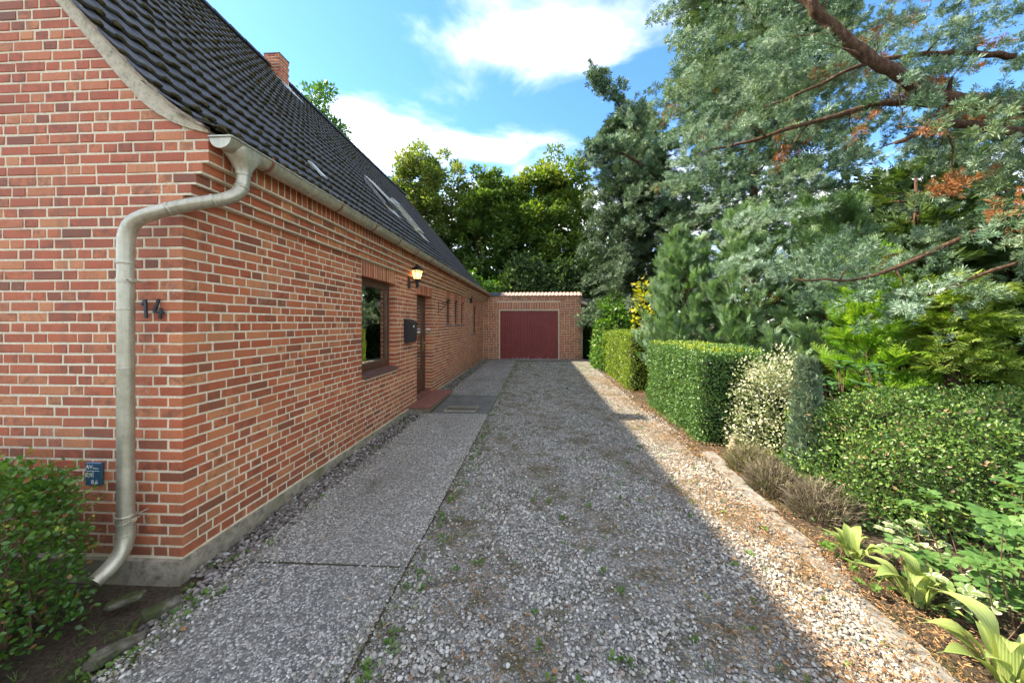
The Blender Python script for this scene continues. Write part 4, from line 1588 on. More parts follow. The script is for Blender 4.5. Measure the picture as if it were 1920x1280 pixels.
N = Nodes('mixed pebbles')
r = N.n('ObjectInfo').outputs['Random']
c = N.ramp(r, [(0.0, (0.120, 0.110, 0.096)), (0.2, (0.21, 0.195, 0.17)), (0.40, (0.295, 0.27, 0.23)), (0.50, (0.29, 0.225, 0.175)), (0.62, (0.365, 0.335, 0.28)), (0.85, (0.445, 0.415, 0.36)), (1.0, (0.57, 0.545, 0.49))])
c = N.mix(0.5, c, N.ramp(N.noise(90, 4), [(0.3, (0.6, 0.6, 0.6)), (0.7, (1.25, 1.25, 1.25))]), 'MULTIPLY')
M['pebble'] = N.done(N.principled(c, 0.75, N.bump(N.noise(200, 3), 0.2, 0.003), spec=0.35))
N = Nodes('brownish pebbles')
r = N.n('ObjectInfo').outputs['Random']
c = N.ramp(r, [(0.0, (0.050, 0.046, 0.042)), (0.3, (0.115, 0.10, 0.088)), (0.55, (0.19, 0.155, 0.125)), (0.8, (0.28, 0.25, 0.22)), (1.0, (0.42, 0.40, 0.37))])
c = N.mix(0.5, c, N.ramp(N.noise(90, 4), [(0.3, (0.6, 0.6, 0.6)), (0.7, (1.25, 1.25, 1.25))]), 'MULTIPLY')
M['pebble_brown'] = N.done(N.principled(c, 0.75, spec=0.35))


def pebble_set(key, mat):
    pc = bpy.data.collections.new(key)
    for i in range(6):
        me = pebble_mesh(40 + i)
        me.materials.append(M[mat])
        pc.objects.link(bpy.data.objects.new('pebble_shape', me))
    return pc


def scatter(name, pts, scl, pc, kind='stuff', label=None, cat=None):
    """stones instanced on points: loose gravel that nobody could count"""
    n_ = len(pts)
    me = bpy.data.meshes.new(name)
    me.vertices.add(n_)
    me.vertices.foreach_set('co', np.asarray(pts, np.float32).ravel())
    rot = np.stack([RNG.uniform(-0.5, 0.5, n_), RNG.uniform(-0.5, 0.5, n_), RNG.uniform(0, 6.28, n_)], -1)
    a = me.attributes.new('rot', 'FLOAT_VECTOR', 'POINT')
    a.data.foreach_set('vector', rot.astype(np.float32).ravel())
    a = me.attributes.new('scl', 'FLOAT', 'POINT')
    a.data.foreach_set('value', np.asarray(scl, np.float32))
    o = link(name, me, None, kind=kind, label=label)
    if cat:
        o['category'] = cat
    ng = bpy.data.node_groups.new(name, 'GeometryNodeTree')
    ng.interface.new_socket('Geometry', in_out='INPUT', socket_type='NodeSocketGeometry')
    ng.interface.new_socket('Geometry', in_out='OUTPUT', socket_type='NodeSocketGeometry')
    gi, go = ng.nodes.new('NodeGroupInput'), ng.nodes.new('NodeGroupOutput')
    ci = ng.nodes.new('GeometryNodeCollectionInfo')
    ci.inputs['Collection'].default_value = pc
    ci.inputs['Separate Children'].default_value = True
    ci.inputs['Reset Children'].default_value = True
    ip = ng.nodes.new('GeometryNodeInstanceOnPoints')
    ip.inputs['Pick Instance'].default_value = True
    ar = ng.nodes.new('GeometryNodeInputNamedAttribute')
    ar.data_type = 'FLOAT_VECTOR'
    ar.inputs['Name'].default_value = 'rot'
    as_ = ng.nodes.new('GeometryNodeInputNamedAttribute')
    as_.data_type = 'FLOAT'
    as_.inputs['Name'].default_value = 'scl'
    L = ng.links.new
    L(gi.outputs[0], ip.inputs['Points'])
    L(ci.outputs[0], ip.inputs['Instance'])
    L(ar.outputs['Attribute'], ip.inputs['Rotation'])
    L(as_.outputs['Attribute'], ip.inputs['Scale'])
    L(ip.outputs[0], go.inputs[0])
    m = o.modifiers.new('stones', 'NODES')
    m.node_group = ng
    return o


def patchy(x, y, s=1.0, seed=0.0):
    """soft pseudo noise in 0..1"""
    return 0.5 + 0.25 * np.sin(2.3 * s * x + 1.3 * s * y + seed) + 0.15 * np.sin(-3.1 * s * x + 4.3 * s * y + 2 * seed) + 0.10 * np.sin(7.7 * s * x + 6.1 * s * y + 3 * seed)


pc = pebble_set('grey_pebbles', 'pebble')
pts, scl = [], []
for (ya, yb, dens, smin, smax) in ((0.9, 3.0, 4200, 0.010, 0.034), (3.0, 5.0, 3000, 0.012, 0.034), (5.0, 8.0, 1500, 0.014, 0.034), (8.0, 15.8, 600, 0.016, 0.038)):
    n_ = int(dens * 3.5 * (yb - ya))
    x = RNG.uniform(-1.09, 2.45, n_)
    y = RNG.uniform(ya, yb, n_)
    pat = patchy(x, y, 1.9, 0.4) + 0.25 * (patchy(x, y, 6.0, 2.2) - 0.5)
    pat = pat - 0.20 * np.exp(-((x - 0.45 - 0.1 * np.sin(y * 0.9)) / 0.33) ** 2) - 0.12 * np.exp(-((x + 0.85) / 0.2) ** 2)
    keep = (RNG.random(n_) < np.clip(0.12 + 1.9 * (pat - 0.22), 0.12, 1)) & (x < np.interp(y, [1, 2.6, 5], [2.15, 2.3, 2.6]) + 0.1 * np.sin(y * 5))
    x, y = x[keep], y[keep]
    s_ = smin + (smax - smin) * RNG.random(len(x)) ** 2.2
    pts.append(np.stack([x, y, ground_z(x, y) + RNG.uniform(-0.004, 0.006, len(x))], -1))
    scl.append(s_)
scatter('gravel_pebbles', np.concatenate(pts), np.concatenate(scl), pc, label='loose grey and white gravel covering the driveway')
pcb = pebble_set('brown_pebbles', 'pebble_brown')
pts, scl = [], []
for (ya, yb, dens) in ((1.9, 5.0, 2600), (5.0, 8.0, 1500), (8.9, 16.0, 700)):
    n_ = int(dens * 0.55 * (yb - ya))
    y = RNG.uniform(ya, yb, n_)
    x = XW + 0.02 + RNG.random(n_) * np.where(y < 2.5, 0.48, 0.43 + 0.05 * np.sin(y * 3))
    ok = (y > 2.5) | (x > -2.55)
    ok &= ~((y > 6.95) & (y < 8.9))
    x, y = x[ok], y[ok]
    pts.append(np.stack([x, y, ground_z(x, y) + RNG.uniform(-0.012, 0.014, len(x)) + 0.0], -1))
    scl.append(0.018 + 0.034 * RNG.random(len(x)) ** 1.6)
scatter('wall_pebbles', np.concatenate(pts), np.concatenate(scl), pcb, label='strip of brown and grey pebbles along the foot of the long wall')
# stray stones lying on the edges of the path
n_ = 9000
y = 1.2 + 10 * RNG.random(n_) ** 1.4
lf = RNG.random(n_) < 0.55
x = np.where(lf, -2.40 + np.abs(RNG.normal(0, 0.16, n_)), -1.03 - np.abs(RNG.normal(0, 0.20, n_)))
ok = ~((y > 6.9) & (y < 8.9))
x, y = x[ok], y[ok]
scatter('stray_pebbles', np.stack([x, y, ground_z(x, y) + 0.018], -1), 0.008 + 0.022 * RNG.random(len(x)) ** 2, pc, label='stray gravel stones along the edges of the slab path')

# ------------------------------------------------------------------ foliage helpers
def unit(a):
    a = np.asarray(a, float)
    return a / (np.linalg.norm(a, axis=-1, keepdims=True) + 1e-9)


def rand_dirs(n, rg):
    return unit(rg.normal(size=(n, 3)))


class Foliage:
    """many copies of leaf and spray shapes written into one mesh"""
    def __init__(self, seed):
        self.rg = np.random.default_rng(seed)
        self.V, self.Q, self.R, self.D, self.nv = [], [], [], [], 0

    def add(self, tmpl, pos, axis, scale, face=None, rnd=None, dead=None):
        tv, tq = tmpl
        n, k = len(pos), len(tv)
        if n == 0:
            return self
        pos, Z = np.asarray(pos, float), unit(axis)
        f = rand_dirs(n, self.rg) if face is None else unit(np.asarray(face, float) + 1e-4)
        X = unit(np.cross(f, Z))
        Y = np.cross(Z, X)
        s = np.broadcast_to(np.asarray(scale, float), (n,))[:, None, None]
        W = pos[:, None, :] + s * (tv[None, :, 0:1] * X[:, None, :] + tv[None, :, 1:2] * Y[:, None, :] + tv[None, :, 2:3] * Z[:, None, :])
        self.V.append(W.reshape(-1, 3))
        self.Q.append((np.asarray(tq)[None] + (np.arange(n) * k)[:, None, None]).reshape(-1, 4) + self.nv)
        r = self.rg.random(n) if rnd is None else np.asarray(rnd)
        self.R.append(np.clip(np.repeat(r, k) + self.rg.uniform(-0.06, 0.06, n * k), 0, 1))
        d = np.zeros(n) if dead is None else np.asarray(dead, float)
        self.D.append(np.repeat(d, k))
        self.nv += n * k
        return self

    def build(self, name, mat, parent=None, kind=None, **kw):
        me = new_mesh(name, np.concatenate(self.V), np.concatenate(self.Q), attrs={'rnd': np.concatenate(self.R), 'dead': np.concatenate(self.D)})
        return link(name, me, mat, parent, kind=kind, **kw)


# shapes grow along +z
LEAF = (np.array([(0, 0, 0), (0.28, 0.05, 0.45), (0, -0.02, 1.0), (-0.28, 0.05, 0.45)]), [(0, 1, 2, 3)])
ROUND = (np.array([(0, 0, 0), (0.30, 0.07, 0.30), (0.26, 0.05, 0.72), (0, -0.05, 1.0), (0, 0.0, 0.45), (-0.30, 0.07, 0.30), (-0.26, 0.05, 0.72)]),
         [(0, 1, 2, 4), (4, 2, 3, 6), (0, 4, 6, 5)])
BLADE = (np.array([(-0.03, 0, 0), (0.03, 0, 0), (0.022, 0.06, 0.55), (-0.022, 0.06, 0.55), (0.003, 0.22, 1.0), (-0.003, 0.22, 1.0)]), [(0, 1, 2, 3), (3, 2, 4, 5)])
BIT = (np.array([(-0.09, 0, 0), (0.09, 0.02, 0.1), (0.06, 0, 1.0), (-0.08, 0.03, 0.9)]), [(0, 1, 2, 3)])


def tuft_shape(seed, n=18, spread=1.05, w=0.085):
    rg = np.random.default_rng(seed)
    V, Q = [], []
    for i in range(n):
        t = i / n
        a = i * 2.4 + rg.uniform(-0.4, 0.4)
        el = (0.95 - 0.65 * t) * spread
        d = np.array([math.sin(el) * math.cos(a), math.sin(el) * math.sin(a), math.cos(el)])
        b = np.array([0, 0, 0.62 * t])
        L = 0.40 * (1 - 0.3 * t) * rg.uniform(0.8, 1.2)
        s = np.cross(d, rg.normal(size=3))
        s /= np.linalg.norm(s)
        k = len(V)
        V += [b, b + d * L * 0.5 + s * w * 0.5, b + d * L, b + d * L * 0.5 - s * w * 0.5]
        Q.append((k, k + 1, k + 2, k + 3))
    return np.array(V), Q


def rosette_shape(seed, n=10, w=0.12):
    rg = np.random.default_rng(seed)
    V, Q = [], []
    for i in range(n):
        t = (i + 0.5) / n
        a = i * 2.4 + rg.uniform(-0.4, 0.4)
        el = 1.45 * (1 - t) ** 0.8
        d = np.array([math.sin(el) * math.cos(a), math.sin(el) * math.sin(a), math.cos(el)])
        b = np.array([0, 0, 0.30 * t])
        L = 0.52 * rg.uniform(0.8, 1.2)
        s = np.cross(d, np.array([math.cos(a + 1.57), math.sin(a + 1.57), 0.0]) * 0.0 + rg.normal(size=3))
        s /= np.linalg.norm(s)
        k = len(V)
        V += [b, b + d * L * 0.6 + s * w * 0.5, b + d * L, b + d * L * 0.6 - s * w * 0.5]
        Q.append((k, k + 1, k + 2, k + 3))
    return np.array(V), Q


def fern_shape(seed, n=5, w=0.085):
    """flat spray: an axis with side lobes"""
    rg = np.random.default_rng(seed)
    V, Q = [], []

    def lobe_(b, d, L, ww):
        s = np.array([d[2], 0, -d[0]])
        k = len(V)
        V.extend([b, b + d * L * 0.45 + s * ww / 2, b + d * L + np.array([0, rg.uniform(-0.05, 0.05), 0]), b + d * L * 0.45 - s * ww / 2])
        Q.append((k, k + 1, k + 2, k + 3))
    for i in range(n):
        t = 0.12 + 0.75 * i / n
        for sg in (-1, 1):
            a = sg * rg.uniform(0.5, 0.75)
            lobe_(np.array([0, 0.10 * t * t, t]), np.array([math.sin(a), rg.uniform(-0.1, 0.1), math.cos(a)]), 0.42 * (1.05 - t) + 0.10, w)
    lobe_(np.array([0, 0, 0.0]), np.array([0, 0.05, 1.0]), 1.0, w * 0.8)
    return np.array(V), Q


TUFTS = [rosette_shape(i) for i in range(5)]
NEAR_TUFTS = [rosette_shape(50 + i, 12, 0.085) for i in range(5)]
FERNS = [fern_shape(20 + i) for i in range(5)]
FINE = [fern_shape(30 + i, 4, 0.075) for i in range(4)]


def spread_add(F, shapes, pos, axis, scale, **kw):
    """share the places out among several shapes"""
    n = len(pos)
    pick = F.rg.integers(0, len(shapes), n)
    for i, s in enumerate(shapes):
        m = pick == i
        k2 = {k: (v[m] if isinstance(v, np.ndarray) and len(v) == n else v) for k, v in kw.items()}
        sc = scale[m] if isinstance(scale, np.ndarray) else scale
        F.add(s, pos[m], axis[m], sc, **k2)


# foliage colours
M['f_juniper'] = mat_leaf('blue grey juniper', [(0.0, (0.035, 0.072, 0.028)), (0.35, (0.080, 0.150, 0.078)), (0.7, (0.155, 0.245, 0.155)), (1.0, (0.34, 0.44, 0.35))], 0.14, 0.6, 0.3, brown=(0.30, 0.125, 0.045), tcol=(1.3, 1.35, 0.7), patch=0.4, pcol=(0.20, 0.25, 0.06))
M['f_juniper_far'] = mat_leaf('grey green juniper', [(0.0, (0.032, 0.062, 0.028)), (0.5, (0.095, 0.150, 0.080)), (1.0, (0.250, 0.320, 0.225))], 0.15, 0.6, 0.3, brown=(0.16, 0.11, 0.05), tcol=(1.2, 1.3, 0.8))
M['f_cypress'] = mat_leaf('sea green cypress', [(0.0, (0.080, 0.150, 0.050)), (0.4, (0.150, 0.260, 0.115)), (0.75, (0.250, 0.360, 0.230)), (1.0, (0.38, 0.47, 0.38))], 0.28, 0.55, 0.35, brown=(0.15, 0.12, 0.03), tcol=(1.3, 1.4, 0.6))
M['f_thuja'] = mat_leaf('lime green thuja', [(0.0, (0.10, 0.20, 0.02)), (0.5, (0.21, 0.33, 0.045)), (1.0, (0.42, 0.50, 0.17))], 0.4, 0.5, 0.4)
M['f_thuja_dark'] = mat_leaf('bright green thuja', [(0.0, (0.07, 0.18, 0.015)), (0.6, (0.17, 0.34, 0.03)), (1.0, (0.30, 0.44, 0.07))], 0.48, 0.5, 0.4)
M['f_dark'] = mat_leaf('dark evergreen', [(0.0, (0.022, 0.050, 0.014)), (0.6, (0.060, 0.115, 0.030)), (1.0, (0.115, 0.180, 0.050))], 0.25, 0.5, 0.35)
M['f_box'] = mat_leaf('clipped hedge leaf', [(0.0, (0.045, 0.110, 0.028)), (0.5, (0.095, 0.200, 0.050)), (1.0, (0.180, 0.295, 0.090))], 0.25, 0.42, 0.45)
M['f_box_yellow'] = mat_leaf('yellow green hedge leaf', [(0.0, (0.085, 0.155, 0.015)), (0.5, (0.180, 0.270, 0.028)), (1.0, (0.33, 0.39, 0.05))], 0.28, 0.42, 0.45)
M['f_privet'] = mat_leaf('glossy left hedge leaf', [(0.0, (0.035, 0.095, 0.015)), (0.5, (0.080, 0.180, 0.022)), (0.85, (0.155, 0.260, 0.030)), (1.0, (0.30, 0.30, 0.04))], 0.28, 0.30, 0.5, brown=(0.28, 0.14, 0.04))
M['f_coton'] = mat_leaf('small cotoneaster leaf', [(0.0, (0.032, 0.080, 0.016)), (0.55, (0.085, 0.170, 0.030)), (1.0, (0.21, 0.30, 0.07))], 0.22, 0.40, 0.45, brown=(0.36, 0.22, 0.12))
M['f_varieg'] = mat_leaf('cream edged leaf', [(0.0, (0.090, 0.150, 0.040)), (0.3, (0.200, 0.260, 0.100)), (0.55, (0.52, 0.52, 0.36)), (1.0, (0.68, 0.66, 0.52))], 0.2, 0.45, 0.4)
M['f_heather'] = mat_leaf('dry heather', [(0.0, (0.085, 0.070, 0.048)), (0.4, (0.17, 0.135, 0.100)), (0.7, (0.27, 0.22, 0.165)), (0.78, (0.10, 0.13, 0.03)), (1.0, (0.19, 0.20, 0.06))], 0.15, 0.8, 0.2)
M['f_maple'] = mat_leaf('maple leaf', [(0.0, (0.040, 0.088, 0.016)), (0.5, (0.090, 0.160, 0.024)), (0.85, (0.19, 0.245, 0.032)), (1.0, (0.34, 0.28, 0.04))], 0.42, 0.5, 0.35)
M['f_beech'] = mat_leaf('fine tree leaf', [(0.0, (0.040, 0.082, 0.018)), (0.5, (0.095, 0.155, 0.034)), (1.0, (0.22, 0.26, 0.065))], 0.40, 0.5, 0.35)
M['f_strap'] = mat_leaf('pale green strap leaf', [(0.0, (0.150, 0.215, 0.055)), (0.6, (0.235, 0.295, 0.085)), (1.0, (0.36, 0.40, 0.16))], 0.25, 0.38, 0.45)
N = Nodes('pale green strap leaf with veins')
ty = N.n('SeparateXYZ', {'Vector': N.n('TexCoord').outputs['Object']}).outputs['Y']
vein = N.math('SINE', N.math('MULTIPLY', ty, 190.0))
orn = N.n('ObjectInfo').outputs['Random']
c = N.ramp(N.math('ADD', N.math('MULTIPLY', N.attr('rnd'), 0.5), N.math('MULTIPLY', orn, 0.5)), [(0.0, (0.120, 0.190, 0.040)), (0.5, (0.215, 0.285, 0.075)), (1.0, (0.36, 0.40, 0.14))])
c = N.mix(N.rng(vein, -1, 1, 0.0, 0.22), c, (0.40, 0.44, 0.20))
c = N.mix(N.rng(N.noise(26, 4, 0.6), 0.62, 0.70, 0, 0.8), c, (0.26, 0.17, 0.06))
ps = N.principled(c, 0.5, N.bump(vein, 0.25, 0.004), spec=0.3)
tr = N.n('BsdfTranslucent', {'Color': N.mix(1.0, c, (1.5, 1.5, 0.7), 'MULTIPLY')}).outputs[0]
M['f_strap'] = N.done(N.n('MixShader', {0: 0.3, 1: ps, 2: tr}).outputs[0])
M['f_rose'] = mat_leaf('rose leaf', [(0.0, (0.045, 0.120, 0.025)), (0.6, (0.105, 0.200, 0.055)), (0.9, (0.17, 0.26, 0.08)), (1.0, (0.34, 0.34, 0.04))], 0.28, 0.40, 0.45)
M['f_rhodo'] = mat_leaf('rhododendron leaf', [(0.0, (0.028, 0.085, 0.026)), (1.0, (0.080, 0.165, 0.060))], 0.15, 0.30, 0.5)
M['f_yellow'] = mat_leaf('yellowing vine leaf', [(0.0, (0.11, 0.19, 0.015)), (0.6, (0.33, 0.34, 0.02)), (1.0, (0.52, 0.44, 0.03))], 0.35, 0.45, 0.4)
M['f_weed'] = mat_leaf('weed leaf', [(0.0, (0.045, 0.10, 0.016)), (0.6, (0.105, 0.190, 0.028)), (1.0, (0.19, 0.27, 0.05))], 0.3, 0.5, 0.4)
M['f_litter'] = mat_leaf('fallen needles and leaves', [(0.0, (0.10, 0.060, 0.030)), (0.4, (0.22, 0.120, 0.055)), (0.75, (0.36, 0.20, 0.09)), (1.0, (0.45, 0.30, 0.16))], 0.1, 0.8, 0.2)
M['f_laurel'] = mat_leaf('fresh green shrub leaf', [(0.0, (0.040, 0.120, 0.014)), (0.6, (0.090, 0.210, 0.025)), (1.0, (0.20, 0.30, 0.05))], 0.28, 0.38, 0.45)


def bumpy(p, s=1.0, ph=0.0):
    x, y, z = p[..., 0] * s, p[..., 1] * s, p[..., 2] * s
    return (np.sin(3.1 * x + 1.7 * y + ph) + np.sin(2.3 * y + 4.1 * z + 1 + ph) + np.sin(3.7 * z + 2.9 * x + 2 + ph) + 0.6 * np.sin(7.3 * x + 6.1 * z + ph) + 0.6 * np.sin(8.1 * y + 5.3 * x)) / 4.2


def box_surface(n, lo, hi, rg, rnd=0.12):
    """points and outward directions on a rounded box without its underside"""
    lo, hi = np.array(lo, float), np.array(hi, float)
    d = hi - lo
    A = np.array([d[1] * d[2], d[1] * d[2], d[0] * d[2], d[0] * d[2], d[0] * d[1]])
    f = rg.choice(5, n, p=A / A.sum())
    u = rg.random((n, 3))
    P = lo + u * d
    Nn = np.zeros((n, 3))
    for k, (ax, sd_) in enumerate(((0, 0), (0, 1), (1, 0), (1, 1), (2, 1))):
        m = f == k
        P[m, ax] = (hi if sd_ else lo)[ax]
        Nn[m, ax] = 1 if sd_ else -1
    c = np.clip(P, lo + rnd, hi - rnd)
    c[:, 2] = np.minimum(P[:, 2], hi[2] - rnd)
    v = P - c
    l = np.linalg.norm(v, axis=1, keepdims=True)
    Nn = np.where(l > 1e-6, v / (l + 1e-9), Nn)
    P = np.where(l > rnd, c + Nn * rnd, P)
    return P, Nn


def boxy_hedge(name, lo, hi, n, size, mat, label, cat, seed, shape=LEAF, group=None, rough=0.055, shoots=0, top_mat=None):
    lo, hi = np.array(lo, float), np.array(hi, float)
    base = ((lo[0] + hi[0]) / 2, (lo[1] + hi[1]) / 2, lo[2])
    t = thing(name, base, label, cat, group)
    F = Foliage(seed)
    P, Nn = box_surface(n, lo, hi, F.rg)
    P = P + Nn * (bumpy(P, 1.6, seed)[:, None] * rough + F.rg.normal(0, 0.018, (n, 1)) - np.abs(F.rg.normal(0, 0.05, (n, 1))) * (F.rg.random((n, 1)) < 0.45))
    ax = Nn * 0.7 + F.rg.normal(0, 0.6, (n, 3)) + np.array([0, 0, 0.35])
    F.add(shape, P, ax, F.rg.uniform(0.7, 1.3, n) * size, face=Nn + F.rg.normal(0, 0.55, (n, 3)), rnd=np.clip(0.4 + 0.32 * F.rg.normal(size=n) * 0.8 + 0.25 * bumpy(P, 4.0, 1), 0, 1))
    F.build('foliage', mat, t)
    if shoots:
        G = Foliage(seed + 1)
        x = G.rg.uniform(lo[0], hi[0], shoots)
        y = G.rg.uniform(lo[1], hi[1], shoots)
        for i in range(5):
            p = np.stack([x, y, np.full(shoots, hi[2] + 0.012 * i - 0.01)], -1) + G.rg.normal(0, 0.01, (shoots, 3))
            G.add(shape, p, G.rg.normal(0, 0.5, (shoots, 3)) + [0, 0, 0.9], size * 1.1, rnd=G.rg.uniform(0.6, 1, shoots))
        G.build('young_shoots', top_mat or mat, t)
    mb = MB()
    mb.rbox(lo + [0.09, 0.09, -0.05], hi - [0.09, 0.09, 0.09], 0.1)  # solid dark core added to stop see-through, in place of the shaded inside
    mb.build('shade_core', 'inner', t)
    return t


def mound(name, c, half, n, size, mat, label, cat, seed, shape=LEAF, e=0.75, bump=0.10, core=0.8, dead=0.0, bs=2.2, parent=None, group=None, jit=0.05):
    """a bush: leaves through the outer layer of a lumpy heap standing on the ground"""
    c, half = np.array(c, float), np.array(half, float)
    t = parent or thing(name, tuple(c), label, cat, group)
    F = Foliage(seed)
    d = rand_dirs(n * 2, F.rg)
    d = d[d[:, 2] > -0.15][:n]
    n = len(d)
    s = np.sign(d) * np.abs(d) ** e
    P = s * half
    P = P * (1 + bump * bumpy(s * half, bs, seed))[:, None]
    deep = np.abs(F.rg.normal(0, 0.10, n)) * (F.rg.random(n) < 0.6)
    P = P * (1 - deep)[:, None] + F.rg.normal(0, jit, (n, 3))
    P[:, 2] = np.abs(P[:, 2]) * 1.0 + 0.01
    Nn = unit(s / half)
    ax = Nn * 0.8 + F.rg.normal(0, 0.6, (n, 3)) + np.array([0, 0, 0.25])
    r = np.clip(0.45 + 0.28 * F.rg.normal(size=n) + 0.2 * bumpy(P, 4, 2), 0, 1)
    F.add(shape, P + c, ax, F.rg.uniform(0.65, 1.35, n) * size, face=Nn + F.rg.normal(0, 0.6, (n, 3)), rnd=r, dead=(F.rg.random(n) < dead))
    F.build('foliage', mat, t)
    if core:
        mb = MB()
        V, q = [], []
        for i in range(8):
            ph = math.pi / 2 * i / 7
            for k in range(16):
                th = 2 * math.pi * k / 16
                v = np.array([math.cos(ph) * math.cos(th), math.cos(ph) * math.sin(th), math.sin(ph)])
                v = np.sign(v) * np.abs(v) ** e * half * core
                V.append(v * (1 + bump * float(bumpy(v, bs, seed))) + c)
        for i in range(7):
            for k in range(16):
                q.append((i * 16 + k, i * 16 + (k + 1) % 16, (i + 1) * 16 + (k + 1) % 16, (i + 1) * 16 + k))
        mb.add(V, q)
        mb.build('shade_core', 'inner', t, smooth=True)  # solid dark core standing in for the bush's shaded inside
    return t


def broad_tree(name, base, crown_c, crown_r, n_cl, n_leaf, size, mat, label, seed, trunk_r=0.22, shape=LEAF, shell=0.4, cl_r=0.7, group='trees behind the garage'):
    t = thing(name, base, label, 'tree', group)
    F = Foliage(seed)
    rg = F.rg
    cc, cr = np.array(crown_c, float), np.array(crown_r, float)
    d = rand_dirs(n_cl, rg)
    r = shell + (1 - shell) * rg.random(n_cl) ** 0.7
    C = d * r[:, None] * cr
    C = C * (1 + 0.22 * bumpy(C, 0.55, seed))[:, None] + cc
    mb = MB()
    b = np.array(base, float)
    top = cc + np.array([0, 0, cr[2] * 0.6])
    tp = smooth_path([b, b + (cc - b) * 0.35 + rg.normal(0, 0.12, 3), b + (cc - b) * 0.75 + rg.normal(0, 0.2, 3), top], 4)
    mb.tube(tp, np.linspace(trunk_r, 0.05, len(tp)), 8)
    for i in rg.choice(n_cl, min(26, n_cl), replace=False):
        k = int(rg.integers(len(tp) // 4, len(tp) - 1))
        s = tp[k]
        if C[i][2] < s[2] - 0.5:
            continue
        mid = (s + C[i]) / 2 + rg.normal(0, 0.2, 3)
        pth = smooth_path([s, mid, C[i]], 4)
        mb.tube(pth, np.linspace(trunk_r * 0.33, 0.018, len(pth)), 5, cap=False)
    mb.build('trunk', 'bark', t, smooth=True)
    idx = np.repeat(np.arange(n_cl), n_leaf)
    n = len(idx)
    rad = cl_r * rg.uniform(0.6, 1.25, n_cl)
    P = C[idx] + rand_dirs(n, rg) * (rg.random(n) ** 0.45)[:, None] * rad[idx][:, None] * np.array([1, 1, 0.72])
    out = unit(P - cc) * 0.5 + unit(P - C[idx]) * 0.7
    tone = rg.normal(0, 0.13, n_cl)
    up = np.clip((P[:, 2] - cc[2]) / cr[2], -1, 1)
    F.add(shape, P, out + rg.normal(0, 0.6, (n, 3)) + [0, 0, -0.15], rg.uniform(0.65, 1.3, n) * size, face=out * 0.6 + [0, 0, 0.8] + rg.normal(0, 0.55, (n, 3)),
          rnd=np.clip(0.42 + tone[idx] + 0.16 * rg.normal(size=n) + 0.16 * up, 0, 1))
    F.build('crown', mat, t)
    return t


def fronds(F, starts, dirs, lengths, per, width, size, shapes, droop=0.35, up=0.15, deadp=0.0, tone=None, flat=0.5, r0=0.15, lump=1):
    """boughs: each a curved line with tufts along it"""
    rg = F.rg
    m = len(starts)
    dirs = unit(dirs)
    side = unit(np.cross(dirs, [0, 0, 1.0]))
    idx = np.repeat(np.arange(m), per)
    n = len(idx)
    t = r0 + (1 - r0) * rg.random(n) ** 0.8
    w = rg.uniform(-1, 1, n) * width * np.sin(np.clip(t * 1.15, 0, 1) * math.pi * 0.8 + 0.4)
    L = np.asarray(lengths)[idx]
    P = np.asarray(starts)[idx] + dirs[idx] * (t * L)[:, None] + side[idx] * w[:, None]
    P[:, 2] += -droop * L * t ** 2 - 0.15 * np.abs(w) + rg.normal(0, 0.3, n) * width * flat
    tang = dirs[idx] + np.array([0, 0, 1.0]) * (-2 * droop * t)[:, None]
    ax = unit(tang) * 0.8 + side[idx] * (np.sign(w) * 0.55)[:, None] + np.array([0, 0, up]) + rg.normal(0, 0.38, (n, 3))
    tn = rg.normal(0, 0.17, m) if tone is None else tone
    dead = ((rg.random(m) < deadp)[idx] & (t < 0.75)).astype(float)
    if lump > 1:      # tufts gathered in little cushions
        k = np.repeat(np.arange(n), lump)
        o = unit(rand_dirs(len(k), rg) + unit(ax)[k] * 0.7 + [0, 0, 0.35])
        P, ax, t, idx, dead = P[k] + o * (0.38 * size) * rg.uniform(0.6, 1.2, (len(k), 1)), o + rg.normal(0, 0.15, (len(k), 3)), t[k], idx[k], dead[k]
        n = len(k)
    spread_add(F, shapes, P, ax, rg.uniform(0.7, 1.3, n) * size, face=np.tile([0, 0, 1.0], (n, 1)) + rg.normal(0, 0.5, (n, 3)),
               rnd=np.clip(0.45 + tn[idx] + 0.22 * rg.normal(size=n) + 0.25 * (t - 0.5), 0, 1), dead=dead)


def plume(F, path, r0, r1, n, size, shapes, tone=0.5):
    P = smooth_path(path, 10)
    k = F.rg.integers(0, len(P) - 1, n)
    t = k / (len(P) - 1)
    tan = unit(P[np.minimum(k + 1, len(P) - 1)] - P[k])
    rad = (r0 + (r1 - r0) * t) * np.sqrt(F.rg.random(n))
    off = unit(np.cross(tan, rand_dirs(n, F.rg)))
    Q = P[k] + off * rad[:, None]
    ax = tan * 0.8 + off * 0.6 + F.rg.normal(0, 0.25, (n, 3))
    spread_add(F, shapes, Q, ax, F.rg.uniform(0.7, 1.25, n) * size, rnd=np.clip(tone + 0.2 * F.rg.normal(size=n), 0, 1))
    return P


